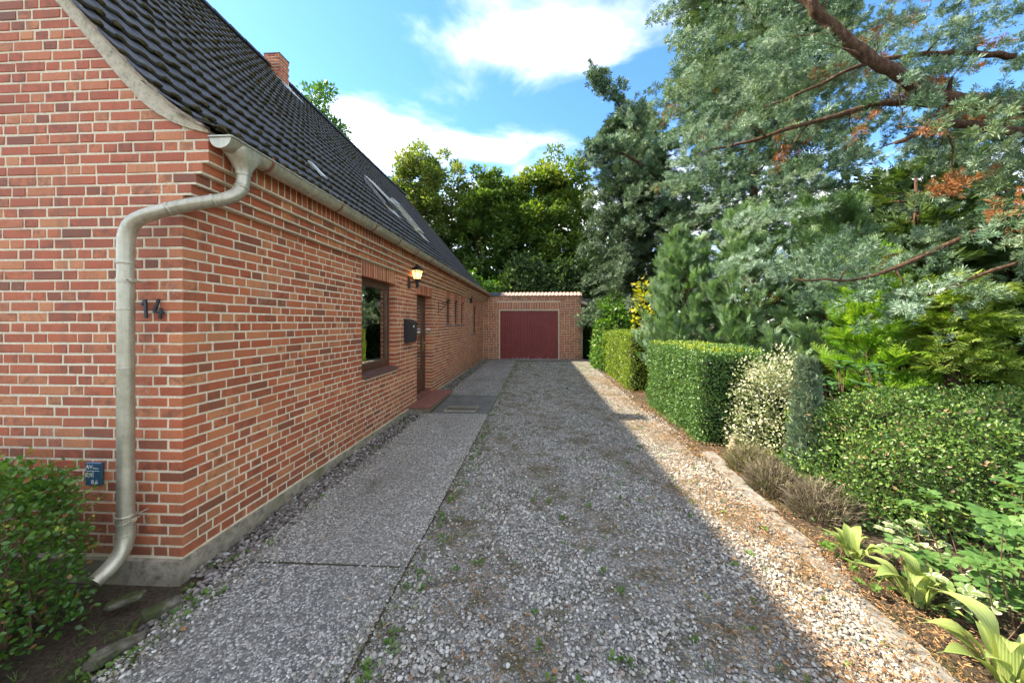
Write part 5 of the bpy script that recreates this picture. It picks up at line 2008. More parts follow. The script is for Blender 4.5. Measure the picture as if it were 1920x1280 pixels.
def conifer(name, base, z_lo, z_hi, rad, n_b, per, width, size, shapes, mat, label, seed, droop=0.3, up=0.1, deadp=0.0, trunk_r=0.16, lean=(0, 0), rise=0.15, flat=0.5, group=None, az=None, fill=0, r0=0.15, lump=1):
    """an evergreen with boughs all round a straight stem; rad(t) gives the bough length at height t in 0..1"""
    t_ = thing(name, base, label, 'tree', group)
    F = Foliage(seed)
    rg = F.rg
    h = rg.random(n_b) ** 0.9
    z = z_lo + (z_hi - z_lo) * h
    a = rg.uniform(0, 2 * math.pi, n_b) if az is None else rg.uniform(az[0], az[1], n_b)
    L = np.array([rad(v) for v in h]) * rg.uniform(0.7, 1.12, n_b)
    S = np.stack([base[0] + lean[0] * h, base[1] + lean[1] * h, z], -1)
    D = np.stack([np.cos(a), np.sin(a), np.full(n_b, rise) + rg.normal(0, 0.12, n_b)], -1)
    fronds(F, S, D, L, per, width, size, shapes, droop, up, deadp, flat=flat, r0=r0, lump=lump)
    if fill:       # added inner sprays block light; crown shade is put into their darker tones
        fh = rg.random(fill) ** 0.9
        fr = np.array([rad(v) for v in fh]) * 0.62 * np.sqrt(rg.random(fill))
        fa = rg.uniform(0, 6.283, fill)
        FP = np.stack([base[0] + lean[0] * fh + fr * np.cos(fa), base[1] + lean[1] * fh + fr * np.sin(fa), z_lo + (z_hi - z_lo) * fh - 0.2], -1)
        spread_add(F, FERNS, FP, np.stack([np.cos(fa), np.sin(fa), np.full(fill, -0.1)], -1) + rg.normal(0, 0.5, (fill, 3)), rg.uniform(0.4, 0.7, fill), rnd=rg.uniform(0.0, 0.4, fill))
    mb = MB()
    tp = [(base[0] + lean[0] * v, base[1] + lean[1] * v, base[2] + (z_hi - base[2]) * v) for v in np.linspace(0, 1, 8)]
    mb.tube(tp, np.linspace(trunk_r, 0.02, 8), 9, closed_rough=0.06)
    for i in range(0, n_b, 3):
        p0 = S[i]
        D_ = unit(D[i])
        pts_ = [p0 + D_ * L[i] * v + np.array([0, 0, -droop * L[i] * v * v]) for v in (0, 0.3, 0.6, 0.85)]
        mb.tube(pts_, np.linspace(0.028, 0.006, 4), 5, cap=False)
    mb.build('trunk', 'bark', t_, smooth=True)
    F.build('crown', mat, t_)
    return t_


# ------------------------------------------------------------------ background beyond the garage
dh = thing('distant_house', (-2.6, 40, 0.1), 'distant house with pinkish tiled roof glimpsed between the trees over the garage', 'house')
M['far_wall'] = mat_simple('pale render', (0.55, 0.50, 0.44), 0.9)
MB().box((-7, 40, 0.1), (2.0, 47, 5.2)).build('wall', 'far_wall', dh)
mb = MB()
mb.prism([(-7.4, 39.5, 5.1), (-2.5, 39.5, 9.3), (2.4, 39.5, 5.1)], (0, 8, 0))
rf = mb.build('roof', 'pink_tile', dh)
for k in range(2):
    w_ = MB().box((-5.0 + 3.2 * k, 39.94, 2.2), (-3.9 + 3.2 * k, 40.0, 3.6)).build('window', 'white', dh)
    MB().box((-4.92 + 3.2 * k, 39.92, 2.28), (-3.98 + 3.2 * k, 39.938, 3.52)).build('pane', 'dark_room', w_)

broad_tree('ash_tree', (-9.3, 27, 0.1), (-8.9, 27, 9.4), (3.5, 3.0, 7.0), 330, 150, 0.27, 'f_beech', 'tall fine-leaved green tree rising behind the house roof end', 41, 0.26, cl_r=0.75)
broad_tree('maple_tree', (-3.6, 26.5, 0.1), (-3.5, 26.5, 8.3), (2.9, 2.4, 6.2), 260, 150, 0.29, 'f_maple', 'narrow yellow green maple, left one of the two above the garage', 42, 0.2, cl_r=0.8)
broad_tree('maple_tree', (1.6, 26.5, 0.1), (1.3, 26.5, 8.4), (3.5, 2.6, 6.6), 320, 150, 0.29, 'f_maple', 'broad yellow green maple, right one of the two above the garage', 43, 0.22, cl_r=0.75)
broad_tree('oak_tree', (-15.2, 22, 0.1), (-15.2, 22, 12.2), (2.7, 2.7, 5.2), 60, 300, 0.24, 'f_laurel', 'bright green tree crown just right of the chimney', 44, 0.25, cl_r=0.8, group='trees behind the house')
broad_tree('linden_tree', (-13.4, 29, 0.1), (-13.4, 29, 10.2), (1.8, 1.8, 5.4), 34, 260, 0.24, 'f_dark', 'dark tree top barely showing over the roof ridge', 45, 0.2, cl_r=0.7, group='trees behind the house')
for i, (x, y, rx, h, m_, lb) in enumerate(((-7.6, 23.5, 2.3, 5.6, 'f_dark', 'dark shrub behind the garage beside the house roof'), (-4.0, 23.0, 2.0, 4.8, 'f_laurel', 'green shrub over the left end of the garage tiles'),
                                           (-0.9, 23.2, 1.9, 6.2, 'f_dark', 'dark shrub over the middle of the garage'), (2.0, 23.0, 2.0, 6.0, 'f_dark', 'dark shrub over the right end of the garage'), (4.8, 23.0, 2.4, 8.0, 'f_dark', 'tall dark shrub behind the grey conifer'),
                                           (3.4, 18.6, 0.9, 2.6, 'f_dark', 'dark low shrub in the gap right of the garage'))):
    mound('shrub', (x, y, 0.1), (rx, 1.3, h), 6500, 0.24 if i < 5 else 0.14, m_, lb, 'shrub', 60 + i, e=0.85, bump=0.22, bs=0.9, jit=0.15, group='shrubs behind the garage')

# ------------------------------------------------------------------ conifers on the right
conifer('grey_conifer', (4.3, 14.8, 0.05), 2.0, 11.0, lambda t: 2.75 * (1 - 0.55 * t ** 1.6), 130, 25, 0.42, 0.20, TUFTS, 'f_juniper_far',
        'tall grey green conifer standing between garage and blue juniper', 71, droop=0.35, up=0.05, lean=(-0.35, 0), group='conifers on the right', lump=5, fill=2200)
# blue juniper with two plumes reaching left over the drive
j2 = conifer('blue_juniper', (6.9, 11.2, 0.05), 4.6, 14.0, lambda t: 3.9 - 0.8 * t, 130, 33, 0.46, 0.18, TUFTS, 'f_juniper',
             'large silvery blue juniper whose two plumes reach left against the sky', 72, droop=0.28, up=0.12, deadp=0.04, trunk_r=0.2, group='conifers on the right', lump=5, fill=2200)
F = Foliage(73)
def back(P):
    return [(x * 1.25, y * 1.25, CAM_Z + (z - CAM_Z) * 1.25) for x, y, z in P]


for (pth, r_, nb, tn) in ((back([(3.6, 9.4, 6.1), (2.75, 9.3, 7.0), (2.05, 9.2, 7.95), (1.55, 9.1, 8.55), (1.36, 9.1, 8.95)]), 1.15, 60, 0.55),
                          (back([(3.4, 9.3, 5.7), (2.5, 9.2, 6.35), (1.75, 9.1, 6.55), (1.2, 9.05, 6.35), (1.02, 9.0, 6.1)]), 0.95, 46, 0.5)):
    P = smooth_path(pth, 10)
    k = (F.rg.random(nb) ** 1.25 * 0.74 * (len(P) - 2)).astype(int)
    tt = k / (len(P) - 1)
    tan = unit(P[k + 1] - P[k])
    off = unit(np.cross(tan, rand_dirs(nb, F.rg)))
    fronds(F, P[k], tan * 0.9 + off * 0.65, r_ * (1.05 - tt) * F.rg.uniform(0.6, 1.1, nb) + 0.10, 5, 0.10, 0.20, TUFTS, droop=-0.05, up=0.1, flat=0.5, r0=0.0, lump=5)
    plume(F, P[len(P) // 2:], 0.20, 0.0, 90, 0.12, TUFTS, tn)
    MB().tube(P, np.linspace(0.06, 0.01, len(P)), 6).build('limb', 'bark', j2, smooth=True)
F.build('plumes', 'f_juniper', j2)

# leaning juniper whose limbs cross the upper right
j3 = thing('overhanging_juniper', (6.3, 4.0, 0.05), 'old juniper with thick brown limbs and silver sprays overhanging the right border', 'tree', 'conifers on the right')
mb = MB()
mb.tube(smooth_path([(6.3, 4.0, 0), (6.25, 4.0, 1.5), (6.1, 4.0, 3.0), (5.75, 3.95, 4.05), (5.2, 3.9, 4.31)], 6), np.linspace(0.17, 0.095, 25), 12, closed_rough=0.08)
mb.build('trunk', 'bark', j3, smooth=True)
LIMBS = [([(5.2, 3.9, 4.31), (4.75, 3.82, 4.30), (4.40, 3.80, 4.335), (4.10, 3.80, 4.52), (3.68, 3.90, 4.89), (3.28, 3.95, 5.27), (3.0, 4.0, 5.66), (2.7, 4.1, 6.3)], 0.078, 0.045),
         ([(4.6, 3.95, 4.30), (4.1, 4.0, 4.38), (3.64, 4.1, 4.40), (3.07, 4.3, 4.33), (2.5, 4.5, 4.22), (2.25, 4.6, 4.2)], 0.036, 0.012),
         ([(5.7, 4.0, 4.1), (5.08, 3.8, 3.95), (4.34, 3.8, 4.02), (3.9, 3.9, 3.9)], 0.06, 0.02),
         ([(5.5, 4.2, 5.0), (4.8, 4.2, 5.05), (4.0, 4.3, 5.05), (3.4, 4.4, 4.85), (2.9, 4.5, 4.7)], 0.034, 0.012),
         ([(5.8, 3.9, 3.4), (5.0, 3.7, 3.1), (4.2, 3.7, 2.75), (3.5, 3.8, 2.45), (2.9, 4.0, 2.42)], 0.04, 0.010),
         ([(5.9, 3.8, 3.0), (5.2, 3.5, 2.75), (4.5, 3.45, 2.45), (3.9, 3.6, 2.2)], 0.035, 0.010),
         ([(4.25, 3.8, 4.40), (4.22, 3.78, 4.15), (4.33, 3.78, 3.85), (4.31, 3.78, 3.6)], 0.016, 0.006),
         ([(3.9, 3.85, 4.75), (3.86, 3.85, 4.5), (3.93, 3.86, 4.25), (3.86, 3.85, 4.0)], 0.010, 0.004)]
SPRIGS = []
for pts_, a, b in LIMBS:
    p = smooth_path(pts_, 6)
    wob = np.cumsum(RNG.normal(0, 0.010, p.shape), axis=0)
    p = p + (wob - np.linspace(0, 1, len(p))[:, None] * wob[-1])
    mb = MB().tube(p, np.linspace(a, b, len(p)) * RNG.uniform(0.9, 1.12, len(p)), 10, closed_rough=0.10)
    for k in range(4, len(p) - 2, 4):      # side twigs
        d_ = unit(p[k + 1] - p[k]) * 0.5 + unit(RNG.normal(size=3)) * 0.8
        L_ = RNG.uniform(0.25, 0.55)
        mb.tube([p[k], p[k] + d_ * L_ * 0.5 + RNG.normal(0, 0.02, 3), p[k] + d_ * L_ + [0, 0, -0.05]], [b * 0.8 + 0.004, 0.006, 0.003], 5, cap=False)
        SPRIGS.append((p[k] + d_ * L_ * 0.35, d_, L_))
    mb.build('limb', 'bark', j3, smooth=True)
F = Foliage(74)
rg = F.rg
# boughs of the sprays: (centre of starts, spread, mean direction, length, count)
for (cx, cy, cz, sx_, sy_, sz_, dx, dy, dz, L, nb, per) in (
        (4.6, 4.6, 2.95, 0.9, 0.4, 0.3, -1.0, -0.15, -0.05, 1.5, 15, 50),
        (4.3, 4.0, 2.6, 0.8, 0.4, 0.15, -1.0, -0.1, -0.12, 1.2, 9, 50),
        (5.4, 3.7, 3.3, 0.6, 0.4, 0.5, -0.8, -0.4, -0.2, 1.2, 20, 46),
        (5.2, 4.9, 5.6, 1.0, 0.6, 0.6, -1.0, 0.0, 0.1, 1.5, 22, 44),
        (3.6, 4.9, 5.6, 0.8, 0.6, 0.8, -0.8, 0.0, 0.35, 1.2, 22, 44),
        (5.0, 6.9, 4.6, 1.0, 0.3, 0.5, -1.0, -0.1, -0.1, 1.5, 18, 44),
        (3.3, 4.75, 4.7, 0.6, 0.3, 0.5, -0.9, 0.2, 0.0, 1.3, 16, 44),
        (4.5, 4.0, 6.1, 1.0, 0.6, 0.4, -0.9, 0.1, 0.2, 1.3, 18, 44),
        (6.4, 5.2, 5.2, 1.2, 0.6, 0.9, -1.0, -0.2, 0.0, 1.5, 30, 46),
        (5.6, 4.6, 4.6, 0.9, 0.4, 0.5, -1.0, 0.0, -0.05, 1.3, 20, 46),
        (6.9, 4.6, 6.6, 1.2, 0.6, 0.8, -1.0, -0.2, 0.05, 1.5, 26, 46)):
    S = np.array([cx, cy, cz]) + rg.uniform(-1, 1, (nb, 3)) * [sx_, sy_, sz_]
    D = np.array([dx, dy, dz]) + rg.normal(0, 0.28, (nb, 3)) * [1, 1.2, 0.6]
    fronds(F, S, D, np.full(nb, L) * rg.uniform(0.7, 1.2, nb), int(per * 0.36), 0.22, 0.088, NEAR_TUFTS, droop=0.25, up=0.2, deadp=0.045, flat=0.35, lump=6)
fronds(F, np.array([q_[0] for q_ in SPRIGS]), np.array([q_[1] for q_ in SPRIGS]), np.array([q_[2] for q_ in SPRIGS]), 9, 0.12, 0.088, NEAR_TUFTS, droop=0.2, up=0.15, deadp=0.16, lump=5, r0=0.2)
F.build('crown', 'f_juniper', j3)

# feathery cypresses behind the clipped hedge
for i, (x, y, h, r, lb) in enumerate(((3.75, 8.9, 4.2, 1.05, 'sea green feathery cypress behind the nearer clipped hedge, left of three'), (4.75, 8.1, 4.5, 1.15, 'sea green feathery cypress, middle of three behind the clipped hedge'),
                                      (5.9, 7.3, 4.4, 1.2, 'sea green feathery cypress, right of three beside the lime thuja'))):
    conifer('feathery_cypress', (x, y, 0.05), 0.2, h * 0.93, lambda t, r=r: r * (1.15 - 0.75 * t ** 1.5), 150, 40, 0.20, 0.25, FINE, 'f_cypress', lb, 80 + i,
            droop=-0.35, up=0.75, trunk_r=0.09, rise=0.35, flat=0.3, deadp=0.05, group='feathery cypresses', r0=0.3)
# lime thujas
conifer('golden_thuja', (6.05, 5.25, 0.05), 0.95, 2.5, lambda t: 0.95 * (1.05 - 0.6 * t), 60, 26, 0.22, 0.24, FINE, 'f_thuja', 'lime yellow thuja on a bare brown trunk at the right edge', 91, droop=0.15, up=0.1, trunk_r=0.11, rise=0.2, flat=0.4)
conifer('green_thuja', (5.35, 5.75, 0.05), 0.6, 2.9, lambda t: 0.62 * (1.1 - 0.6 * t), 60, 24, 0.2, 0.24, FINE, 'f_thuja_dark', 'bright green thuja between rhododendron and lime thuja', 92, droop=-0.1, up=0.5, trunk_r=0.07, rise=0.3, flat=0.4)
# dark evergreens closing the back of the garden
for i, (x, y, h, r) in enumerate(((7.6, 7.2, 5.0, 1.6), (8.6, 4.6, 5.2, 1.7), (8.6, 13.8, 11.5, 2.9), (6.2, 14.5, 8.0, 2.0), (9.6, 7.4, 6.2, 1.9), (8.4, 2.4, 4.4, 1.5), (5.6, 17.6, 8.0, 1.9))):
    lb = ('dark evergreen behind the lime thuja', 'dark evergreen at the far right edge behind the juniper', 'dark evergreen behind the blue juniper', 'dark evergreen behind the grey conifer', 'dark evergreen deepest in the right corner',
          'dark evergreen beyond the right edge of the mound', 'dark evergreen beyond the yellowing vine')[i]
    conifer('dark_evergreen', (x, y, 0.05), 0.1, h, lambda t, r=r: r * (1.1 - 0.75 * t), 80, 22, 0.4, 0.36, FERNS, 'f_dark', lb, 100 + i, droop=0.1, up=0.3, trunk_r=0.14, rise=0.25, flat=0.5, group='dark evergreens at the back')

for i, (x, y, rx, h, lb) in enumerate(((9.8, 9.6, 2.4, 5.6, 'broad dark shrub deep behind the right junipers'), (10.6, 5.6, 2.2, 5.0, 'broad dark shrub outside the right edge behind the thujas'))):
    mound('shrub', (x, y, 0.05), (rx, 1.8, h), 7000, 0.26, 'f_dark', lb, 'shrub', 160 + i, e=0.85, bump=0.2, bs=0.9, jit=0.15, group='dark shrubs at the back')

# ------------------------------------------------------------------ hedges and border plants
boxy_hedge('clipped_hedge', (2.56, 5.55, 0), (3.62, 8.1, 1.46), 36000, 0.040, 'f_box', 'nearer clipped blue green box hedge beside the drive', 'hedge', 201, group='clipped hedges', shoots=260, top_mat='f_box_yellow')
boxy_hedge('clipped_hedge', (2.50, 9.4, 0.05), (3.45, 15.8, 1.62), 34000, 0.052, 'f_box_yellow', 'farther clipped yellow green hedge near the garage', 'hedge', 202, group='clipped hedges')
mound('privet_shrub', (3.0, 13.8, 0.1), (0.75, 1.3, 2.7), 5000, 0.13, 'f_laurel', 'fresh green shrub rising behind the farther clipped hedge', 'shrub', 203, e=0.8, bump=0.15)
t = mound('yellowing_vine', (3.05, 9.95, 0.1), (0.28, 0.3, 3.1), 420, 0.15, 'f_yellow', 'yellow leaved climber between farther hedge and cypress', 'shrub', 204, e=0.9, bump=0.2, core=0)
mound('mound_cotoneaster', (5.0, 3.95, 0), (1.95, 1.02, 1.14), 46000, 0.036, 'f_coton', 'broad heap of small leaved green cotoneaster at the right', 'shrub', 205, e=0.72, bump=0.13, dead=0.04, jit=0.03)
mound('variegated_euonymus', (3.52, 5.25, 0), (0.50, 0.42, 1.45), 9500, 0.040, 'f_varieg', 'white variegated euonymus between clipped hedge and small juniper', 'shrub', 206, e=0.9, bump=0.34, jit=0.075, core=0.55)
# columnar juniper
cj = thing('columnar_juniper', (3.30, 4.33, 0), 'small narrow grey green juniper column in front of the euonymus', 'shrub')
F = Foliage(207)
n_ = 2600
h = F.rg.random(n_) ** 0.85
rr = 0.22 * (1.0 - 0.72 * h) * np.sqrt(F.rg.uniform(0.25, 1, n_))
a = F.rg.uniform(0, 6.283, n_)
P = np.stack([3.30 + rr * np.cos(a), 4.33 + rr * np.sin(a), 0.03 + 1.42 * h], -1)
spread_add(F, FINE + TUFTS[:1], P, np.stack([np.cos(a) * 0.5, np.sin(a) * 0.5, np.full(n_, 1.0)], -1) + F.rg.normal(0, 0.25, (n_, 3)), F.rg.uniform(0.06, 0.13, n_), rnd=np.clip(0.5 + 0.2 * F.rg.normal(size=n_), 0, 1), dead=(F.rg.random(n_) < 0.08) * 0.6)
F.build('foliage', 'f_juniper_far', cj)
MB().tube([(3.30, 4.33, 0), (3.30, 4.33, 0.7), (3.31, 4.33, 1.3)], [0.03, 0.02, 0.006], 7).build('stem', 'bark', cj)
# heather clumps
for i, (x, y, rx, ry, h, lb) in enumerate(((2.78, 4.55, 0.30, 0.27, 0.30, 'grey brown dry heather clump nearest the hedge stump'), (2.72, 4.05, 0.28, 0.25, 0.28, 'low dry heather clump beside the kerb under the juniper column'),
                                           (2.86, 3.55, 0.32, 0.26, 0.30, 'dark brown dry heather clump in front of the cotoneaster'))):
    t = thing('heather_clump', (x, y, 0), lb, 'shrub', 'dry heather clumps')
    F = Foliage(210 + i)
    n_ = 2600
    a = F.rg.uniform(0, 6.283, n_)
    r_ = np.sqrt(F.rg.random(n_))
    S = np.stack([x + rx * 0.95 * r_ * np.cos(a), y + ry * 0.95 * r_ * np.sin(a), F.rg.random(n_) ** 1.2 * h * (1.05 - 0.6 * r_ ** 2)], -1)
    D = np.stack([np.cos(a) * r_ * 0.9, np.sin(a) * r_ * 0.9, np.full(n_, 0.9)], -1) + F.rg.normal(0, 0.35, (n_, 3))
    F.add(BLADE, S, D, F.rg.uniform(0.05, 0.13, n_), rnd=np.clip(F.rg.random(n_) * 0.95 - 0.1 * (i == 2) + 0.08, 0, 1))
    F.add(LEAF, S, D, F.rg.uniform(0.012, 0.022, n_))
    F.build('foliage', 'f_heather', t)
# stump
st = thing('tree_stump', (3.02, 5.35, 0), 'small grey cut tree stump in front of the clipped hedge corner', 'stump')
mb = MB()
mb.tube([(3.02, 5.35, -0.02), (3.02, 5.35, 0.10), (3.025, 5.35, 0.17)], [0.095, 0.08, 0.078], 14, closed_rough=0.06)
mb.build('wood', 'deadwood', st)


# leaves as pieces
def strap_mesh(seed, L, Wd, arch, mat):
    """a long arching leaf along +x, with a folded midrib"""
    rg = np.random.default_rng(seed)
    n = 11
    V, R = [], []
    tw = rg.uniform(-0.25, 0.25)
    for i in range(n):
        t = i / (n - 1)
        x = L * (t * 0.88)
        z = L * (arch * math.sin(t * math.pi * 0.78) - 0.18 * arch * t * t)
        w = Wd * (math.sin(min(1, t * 1.02 + 0.10) * math.pi) ** 0.75) * (0.35 + 0.65 * min(1, t * 2.2)) + 0.004
        for s in (-1, -0.5, 0, 0.5, 1):
            V.append((x, s * w / 2, z + abs(s) * w * 0.16 + tw * s * w * t + 0.004 * math.sin(9 * t + 3 * s)))
            R.append(0.35 + 0.4 * abs(s) * rg.uniform(0.7, 1.1))
    q = [(i * 5 + k, i * 5 + k + 1, (i + 1) * 5 + k + 1, (i + 1) * 5 + k) for i in range(n - 1) for k in range(4)]
    me = new_mesh('leaf', V, q, smooth=True, attrs={'rnd': R, 'dead': np.zeros(len(V))})
    me.materials.append(M[mat])
    return me


SM = [strap_mesh(300 + i, 1.0, 0.30, a_, 'f_strap') for i, a_ in enumerate((0.25, 0.35, 0.45, 0.55, 0.7))]
lr = random.Random(33)
for j, (x, y, n_, sz, lb) in enumerate(((2.60, 2.93, 14, 0.23, 'pale green strap leaved clump farthest along the kerb'), (2.60, 2.46, 17, 0.30, 'pale green strap leaved clump in the middle of the border'),
                                        (2.52, 1.94, 18, 0.36, 'large pale green strap leaved clump in the lower right corner'))):
    t = thing('strap_leaf_plant', (x, y, 0), lb, 'plant', 'strap leaved plants')
    for i in range(n_):
        o = link('leaf', SM[lr.randrange(5)], None, t)
        a = 2 * math.pi * i / n_ + lr.uniform(-0.3, 0.3)
        s = sz * lr.uniform(0.75, 1.2)
        o.matrix_basis = Matrix.Translation((x + 0.05 * math.cos(a), y + 0.05 * math.sin(a), 0.0)) @ Matrix.Rotation(a, 4, 'Z') @ Matrix.Rotation(-lr.uniform(0.15, 0.75), 4, 'Y') @ Matrix.Scale(s, 4)


def leaflet_mesh(seed, mat, L=1.0, W_=0.62, pale_edge=False):
    V, R = [], []
    n = 7
    rg = np.random.default_rng(seed)
    for i in range(n):
        t = i / (n - 1)
        w = W_ * math.sin(math.pi * min(1, t * 0.93 + 0.05)) ** 0.7 + 0.01
        for s in (-1, -0.55, 0, 0.55, 1):
            V.append((L * t, s * w / 2, 0.10 * abs(s) * w + 0.10 * math.sin(t * 2.6) - 0.12 * t * t))
            R.append((0.85 if abs(s) > 0.9 else 0.12) if pale_edge else rg.uniform(0.3, 0.7))
    q = [(i * 5 + k, i * 5 + k + 1, (i + 1) * 5 + k + 1, (i + 1) * 5 + k) for i in range(n - 1) for k in range(4)]
    return np.array(V), q, np.array(R)


def whorl_plant(name, loc, label, cat, heads, leaf_variants, mat, stem_mat='twig', stem_r=0.006, group=None):
    """stems, each carrying a rosette of leaves; every leaf is a piece of its own"""
    t = thing(name, loc, label, cat, group)
    mb = MB()
    for (p, n_, sz, tilt) in heads:
        b = np.array(loc) + np.array([(p[0] - loc[0]) * 0.6 + lr.uniform(-0.04, 0.04), (p[1] - loc[1]) * 0.6 + lr.uniform(-0.04, 0.04), 0])
        mb.tube(smooth_path([b, (b + np.array(p)) / 2 + [lr.uniform(-0.05, 0.05), lr.uniform(-0.05, 0.05), 0.05], p], 4), np.linspace(stem_r * 1.1, stem_r * 0.5, 9), 5)
        a0 = lr.uniform(0, 6)
        for i in range(n_):
            a = a0 + 2 * math.pi * i / n_ + lr.uniform(-0.25, 0.25)
            o = link('leaf', leaf_variants[lr.randrange(len(leaf_variants))], None, t)
            s = sz * lr.uniform(0.75, 1.2)
            o.matrix_basis = Matrix.Translation(p) @ Matrix.Rotation(a, 4, 'Z') @ Matrix.Rotation(-tilt + lr.uniform(-0.35, 0.35), 4, 'Y') @ Matrix.Rotation(lr.uniform(-0.4, 0.4), 4, 'X') @ Matrix.Scale(s, 4)
    mb.build('stem', stem_mat, t, smooth=True)
    return t


def variants(mat, n, W_, pale=False):
    out = []
    for i in range(n):
        V, q, R = leaflet_mesh(400 + i, mat, 1.0, W_ * (0.9 + 0.2 * i / max(1, n - 1)), pale)
        me = new_mesh('leaf', V, q, smooth=True, attrs={'rnd': np.clip(R + (i - n / 2) * 0.12, 0, 1), 'dead': np.zeros(len(V))})
        me.materials.append(M[mat])
        out.append(me)
    return out


RH = variants('f_rhodo', 4, 0.34)
heads = [((4.47 + lr.uniform(-0.42, 0.5), 5.15 + lr.uniform(-0.3, 0.25), 0.95 + lr.uniform(-0.1, 0.42)), 9, 0.15, 0.1) for _ in range(17)]
whorl_plant('rhododendron', (4.5, 5.2, 0), 'rhododendron with whorls of long dark leaves behind the cotoneaster', 'shrub', heads, RH, 'f_rhodo', stem_r=0.01)
# rose: compound leaves of five leaflets
def compound(seed, mat):
    V, Q, R, nv = [], [], [], 0
    for (px_, ang_, s) in ((0.55, 0, 0.5), (0.5, 1.0, 0.42), (0.5, -1.0, 0.42), (0.22, 1.15, 0.36), (0.22, -1.15, 0.36)):
        v, q, r_ = leaflet_mesh(seed, mat, 1.0, 0.68)
        c_, s_ = math.cos(ang_), math.sin(ang_)
        v = v * s
        v = np.stack([px_ + v[:, 0] * c_ - v[:, 1] * s_, v[:, 0] * s_ + v[:, 1] * c_, v[:, 2]], -1)
        V.append(v)
        Q.append(np.array(q) + nv)
        R.append(r_ + (seed % 5) * 0.1 - 0.2)
        nv += len(v)
    me = new_mesh('leaf', np.concatenate(V), np.concatenate(Q), smooth=True, attrs={'rnd': np.clip(np.concatenate(R), 0, 1), 'dead': np.zeros(nv)})
    me.materials.append(M[mat])
    return me


RO = [compound(500 + i, 'f_rose') for i in range(5)]
heads = [((2.96 + lr.uniform(-0.26, 0.5), 2.32 + lr.uniform(-0.3, 0.35), 0.12 + lr.uniform(0, 0.78)), 5, 0.14, 0.15) for _ in range(38)]
whorl_plant('rose_bush', (3.1, 2.35, 0), 'rose bush with large rounded pale green leaves at the right edge', 'shrub', heads, RO, 'f_rose', stem_r=0.004)
VA = variants('f_varieg', 4, 0.62, True)
heads = [((2.92 + lr.uniform(-0.22, 0.2), 2.78 + lr.uniform(-0.18, 0.2), 0.10 + lr.uniform(0, 0.24)), 7, 0.062, 0.3) for _ in range(17)]
whorl_plant('variegated_creeper', (2.9, 2.78, 0), 'cream edged creeper between strap leaved clumps and cotoneaster', 'plant', heads, VA, 'f_varieg', stem_r=0.003, group='cream edged creepers')
heads = [((2.80 + lr.uniform(-0.2, 0.25), 2.28 + lr.uniform(-0.22, 0.22), 0.06 + lr.uniform(0, 0.2)), 7, 0.06, 0.3) for _ in range(15)]
whorl_plant('variegated_creeper', (2.85, 2.28, 0), 'cream edged creeper under the rose bush', 'plant', heads, VA, 'f_varieg', stem_r=0.003, group='cream edged creepers')
CR = variants('f_weed', 4, 0.7)
heads = [((2.38 + lr.uniform(-0.08, 0.14), 2.72 + lr.uniform(-0.28, 0.3), 0.03 + lr.uniform(0, 0.06)), 7, 0.035, 0.2) for _ in range(16)]
whorl_plant('ground_creeper', (2.4, 2.72, 0), 'low green creeper spilling over the kerb', 'plant', heads, CR, 'f_weed', stem_r=0.002)

# left hedge in the foreground
lh = thing('loose_hedge', (-3.6, 1.75, 0), 'loose glossy green hedge in the lower left corner in front of the gable', 'hedge')
F = Foliage(220)
n_ = 22000
P, Nn = box_surface(n_, (-5.0, 1.15, -0.02), (-2.94, 2.12, 1.02), F.rg, 0.26)
P = P + Nn * (bumpy(P, 2.6, 1)[:, None] * 0.10 + F.rg.normal(0, 0.03, (n_, 1)) - np.abs(F.rg.normal(0, 0.10, (n_, 1))) * (F.rg.random((n_, 1)) < 0.6))
P[:, 2] = np.maximum(P[:, 2], 0.02)
low = P[:, 2] < 0.5
keep = F.rg.random(n_) < np.where(low, 0.55 + P[:, 2], 1.0)
P, Nn = P[keep], Nn[keep]
n_ = len(P)
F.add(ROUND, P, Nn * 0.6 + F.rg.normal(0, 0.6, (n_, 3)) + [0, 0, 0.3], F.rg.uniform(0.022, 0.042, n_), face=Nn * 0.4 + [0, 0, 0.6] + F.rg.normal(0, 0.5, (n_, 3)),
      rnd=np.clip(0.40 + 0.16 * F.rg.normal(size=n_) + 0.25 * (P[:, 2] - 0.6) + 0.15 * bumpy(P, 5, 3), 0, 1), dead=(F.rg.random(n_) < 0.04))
# leafy shoots standing out of it
k = 150
s0, nn_ = box_surface(k, (-5.0, 1.15, 0.3), (-2.97, 2.15, 0.99), F.rg, 0.26)
sd_ = unit(nn_ * 0.5 + [0, 0, 0.9] + F.rg.normal(0, 0.35, (k, 3)))
for j in range(9):
    p = s0 + sd_ * (0.018 * j)
    F.add(ROUND, p, unit(np.cross(sd_, F.rg.normal(size=(k, 3)))) + sd_ * 0.6, F.rg.uniform(0.016, 0.030, k), rnd=np.clip(0.55 + 0.05 * j + 0.1 * F.rg.normal(size=k), 0, 1))
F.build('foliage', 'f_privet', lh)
mb = MB()
for i in range(170):
    a = np.array([RNG.uniform(-4.6, -3.05), RNG.uniform(1.3, 2.05), 0])
    b = a + [RNG.normal(0.04, 0.2), RNG.normal(-0.02, 0.2), RNG.uniform(0.35, 0.85)]
    m_ = (a + b) / 2 + RNG.normal(0, 0.05, 3)
    b[0] = min(b[0], -3.06)
    m_[0] = min(m_[0], -3.06)
    mb.tube([a, m_, b], [0.007, 0.005, 0.002], 5, cap=False)
mb.build('twigs', 'twig', lh)
MB().rbox((-4.8, 1.45, -0.02), (-3.30, 1.92, 0.72), 0.12).build('shade_core', 'inner', lh)  # solid dark core painted as the hedge's inner shade

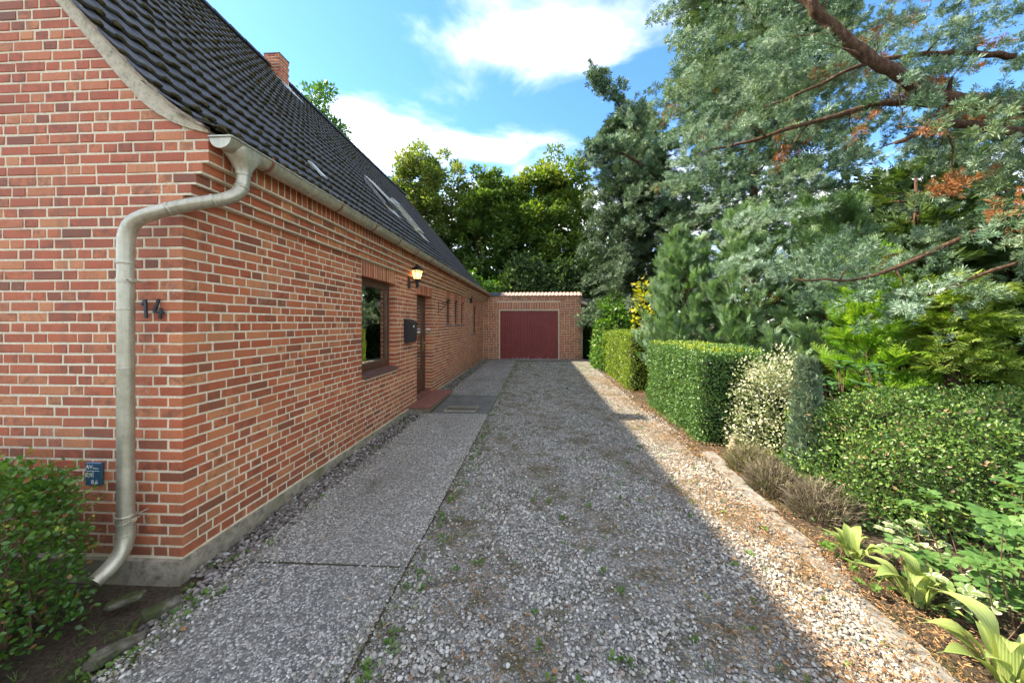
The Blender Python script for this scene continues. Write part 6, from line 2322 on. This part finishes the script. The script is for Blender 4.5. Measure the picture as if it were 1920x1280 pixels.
# ------------------------------------------------------------------ loose cover on the ground
F = Foliage(230)
rg = F.rg
n_ = 105000
y = 1.0 + 11 * rg.random(n_) ** 1.7
xe = np.interp(y, [1, 2.6, 5, 12], [2.0, 2.15, 2.35, 2.3])
x = xe + rg.normal(0, 0.40, n_) - 0.05
far = rg.random(n_) < 0.50
x = np.where(far, rg.uniform(-1.0, 2.2, n_), x)
ok = (x < xe + 0.75) & (rg.random(n_) < np.where(far, np.clip(1.0 - 1.5 * (patchy(x, y, 1.9, 0.4) + 0.25 * (patchy(x, y, 6.0, 2.2) - 0.5)), 0, 1) ** 1.5, patchy(x, y, 2.0, 2.0) * 1.5))
x, y = x[ok], y[ok]
n_ = len(x)
P = np.stack([x, y, ground_z(x, y) + rg.uniform(0.006, 0.030, n_)], -1)
D = np.stack([rg.normal(size=n_), rg.normal(size=n_), rg.normal(0, 0.22, n_)], -1)
F.add(BIT, P, D, rg.uniform(0.010, 0.038, n_), face=np.tile([0, 0, 1.0], (n_, 1)) + rg.normal(0, 0.4, (n_, 3)))
# a few larger dry leaves
k = 160
xx, yy = rg.uniform(-2.3, 2.6, k), 1.2 + 8 * rg.random(k) ** 1.5
F.add(ROUND, np.stack([xx, yy, ground_z(xx, yy) + 0.022], -1), np.stack([rg.normal(size=k), rg.normal(size=k), rg.normal(0, 0.2, k)], -1), rg.uniform(0.02, 0.045, k), face=np.tile([0, 0, 1.0], (k, 1)) + rg.normal(0, 0.3, (k, 3)), rnd=rg.uniform(0.3, 1, k))
F.build('leaf_litter', 'f_litter', kind='stuff', label='fallen brown needles and leaves along the right edge of the drive')

M['f_moss'] = mat_leaf('low olive moss', [(0.0, (0.050, 0.052, 0.014)), (0.5, (0.105, 0.105, 0.026)), (0.8, (0.12, 0.16, 0.03)), (1.0, (0.20, 0.17, 0.07))], 0.1, 0.9, 0.1)
F = Foliage(235)
rg = F.rg
n_ = 60000
x, y = rg.uniform(-1.05, 2.2, n_), 1.1 + 14.6 * rg.random(n_) ** 1.6
pat = patchy(x, y, 1.9, 0.4) + 0.25 * (patchy(x, y, 6.0, 2.2) - 0.5) - 0.20 * np.exp(-((x - 0.45 - 0.1 * np.sin(y * 0.9)) / 0.33) ** 2) - 0.12 * np.exp(-((x + 0.85) / 0.2) ** 2)
ok = rg.random(n_) < np.clip(1.5 * (0.52 - pat), 0, 1)
x, y = x[ok], y[ok]
n_ = len(x)
F.add(BIT, np.stack([x, y, ground_z(x, y) + rg.uniform(0.0, 0.014, n_)], -1), np.stack([rg.normal(size=n_), rg.normal(size=n_), rg.uniform(0.1, 0.9, n_)], -1), rg.uniform(0.008, 0.024, n_), face=np.tile([0, 0, 1.0], (n_, 1)) + rg.normal(0, 0.5, (n_, 3)))
k = 9000
yy = 1.1 + 14.6 * rg.random(k) ** 1.5
xx = np.where(rg.random(k) < 0.6, -1.05 + rg.normal(0, 0.07, k), -2.36 + np.abs(rg.normal(0, 0.08, k)))
ok = (patchy(xx * 0, yy, 1.7, 4.0) > 0.42) & ~((yy > 6.9) & (yy < 8.7))
xx, yy = xx[ok], yy[ok]
k = len(xx)
F.add(BIT, np.stack([xx, yy, ground_z(xx, yy) + rg.uniform(0.010, 0.024, k)], -1), np.stack([rg.normal(size=k), rg.normal(size=k), rg.uniform(0.0, 0.7, k)], -1), rg.uniform(0.008, 0.026, k), face=np.tile([0, 0, 1.0], (k, 1)) + rg.normal(0, 0.5, (k, 3)))
F.build('driveway_moss', 'f_moss', kind='stuff', label='low olive moss and fines between the stones down the middle of the drive')

F = Foliage(240)
rg = F.rg
cl = []
for i in range(900):
    y = 1.15 + 14.5 * rg.random() ** 1.35
    u = rg.random()
    if u < 0.25:
        x = -1.0 + abs(rg.normal(0, 0.10))
    elif u < 0.40:
        x = rg.uniform(-2.72, -2.3)
    else:
        x = rg.uniform(-0.95, 2.1)
    if -2.3 > x and 6.9 < y < 8.9:
        continue
    cl.append((x, y, rg.uniform(0.5, 1.2)))
for i in range(60):
    cl.append((rg.uniform(-2.9, -2.2), rg.uniform(1.5, 2.3), rg.uniform(0.7, 1.5)))
for i in range(120):
    cl.append((rg.uniform(-1.0, 2.0), rg.uniform(12.5, 15.9), rg.uniform(0.8, 1.6)))
for (x, y, s) in cl:
    z = float(ground_z(x, y)) + 0.008
    k = int(rg.integers(5, 13))
    a = rg.uniform(0, 6.283, k)
    el = rg.uniform(0.3, 1.1, k)
    D = np.stack([np.cos(a) * np.cos(el), np.sin(a) * np.cos(el), np.sin(el)], -1)
    P = np.array([x, y, z]) + np.stack([np.cos(a), np.sin(a), np.zeros(k)], -1) * rg.uniform(0, 0.025, (k, 1))
    if rg.random() < 0.5:
        F.add(BLADE, P, D + [0, 0, 0.5], rg.uniform(0.03, 0.075, k) * s, rnd=np.clip(rg.normal(0.5, 0.2, k), 0, 1))
    else:
        F.add(ROUND, P, D, rg.uniform(0.016, 0.040, k) * s, face=np.tile([0, 0, 1.0], (k, 1)) + rg.normal(0, 0.3, (k, 3)), rnd=np.clip(rg.normal(0.5, 0.2, k), 0, 1))
F.build('weeds', 'f_weed', kind='stuff', label='small green weeds and grass tufts scattered over gravel and path joints')
# border floor: ivy and low green between the shrubs
F = Foliage(250)
rg = F.rg
n_ = 9000
x, y = rg.uniform(2.45, 7.5, n_), rg.uniform(1.2, 9.5, n_)
ok = (x > np.interp(y, [1.2, 3, 5, 9], [2.45, 2.55, 3.0, 3.0])) & (rg.random(n_) < patchy(x, y, 1.2, 5) * 1.3)
x, y = x[ok], y[ok]
n_ = len(x)
P = np.stack([x, y, ground_z(x, y) + rg.uniform(0, 0.09, n_)], -1)
F.add(ROUND, P, np.stack([rg.normal(size=n_), rg.normal(size=n_), rg.normal(0.5, 0.4, n_)], -1), rg.uniform(0.03, 0.07, n_), face=np.tile([0, 0, 1.0], (n_, 1)) + rg.normal(0, 0.5, (n_, 3)), rnd=rg.uniform(0, 0.75, n_))
F.build('ground_cover', 'f_box', kind='stuff', label='low green ground cover between the border shrubs')
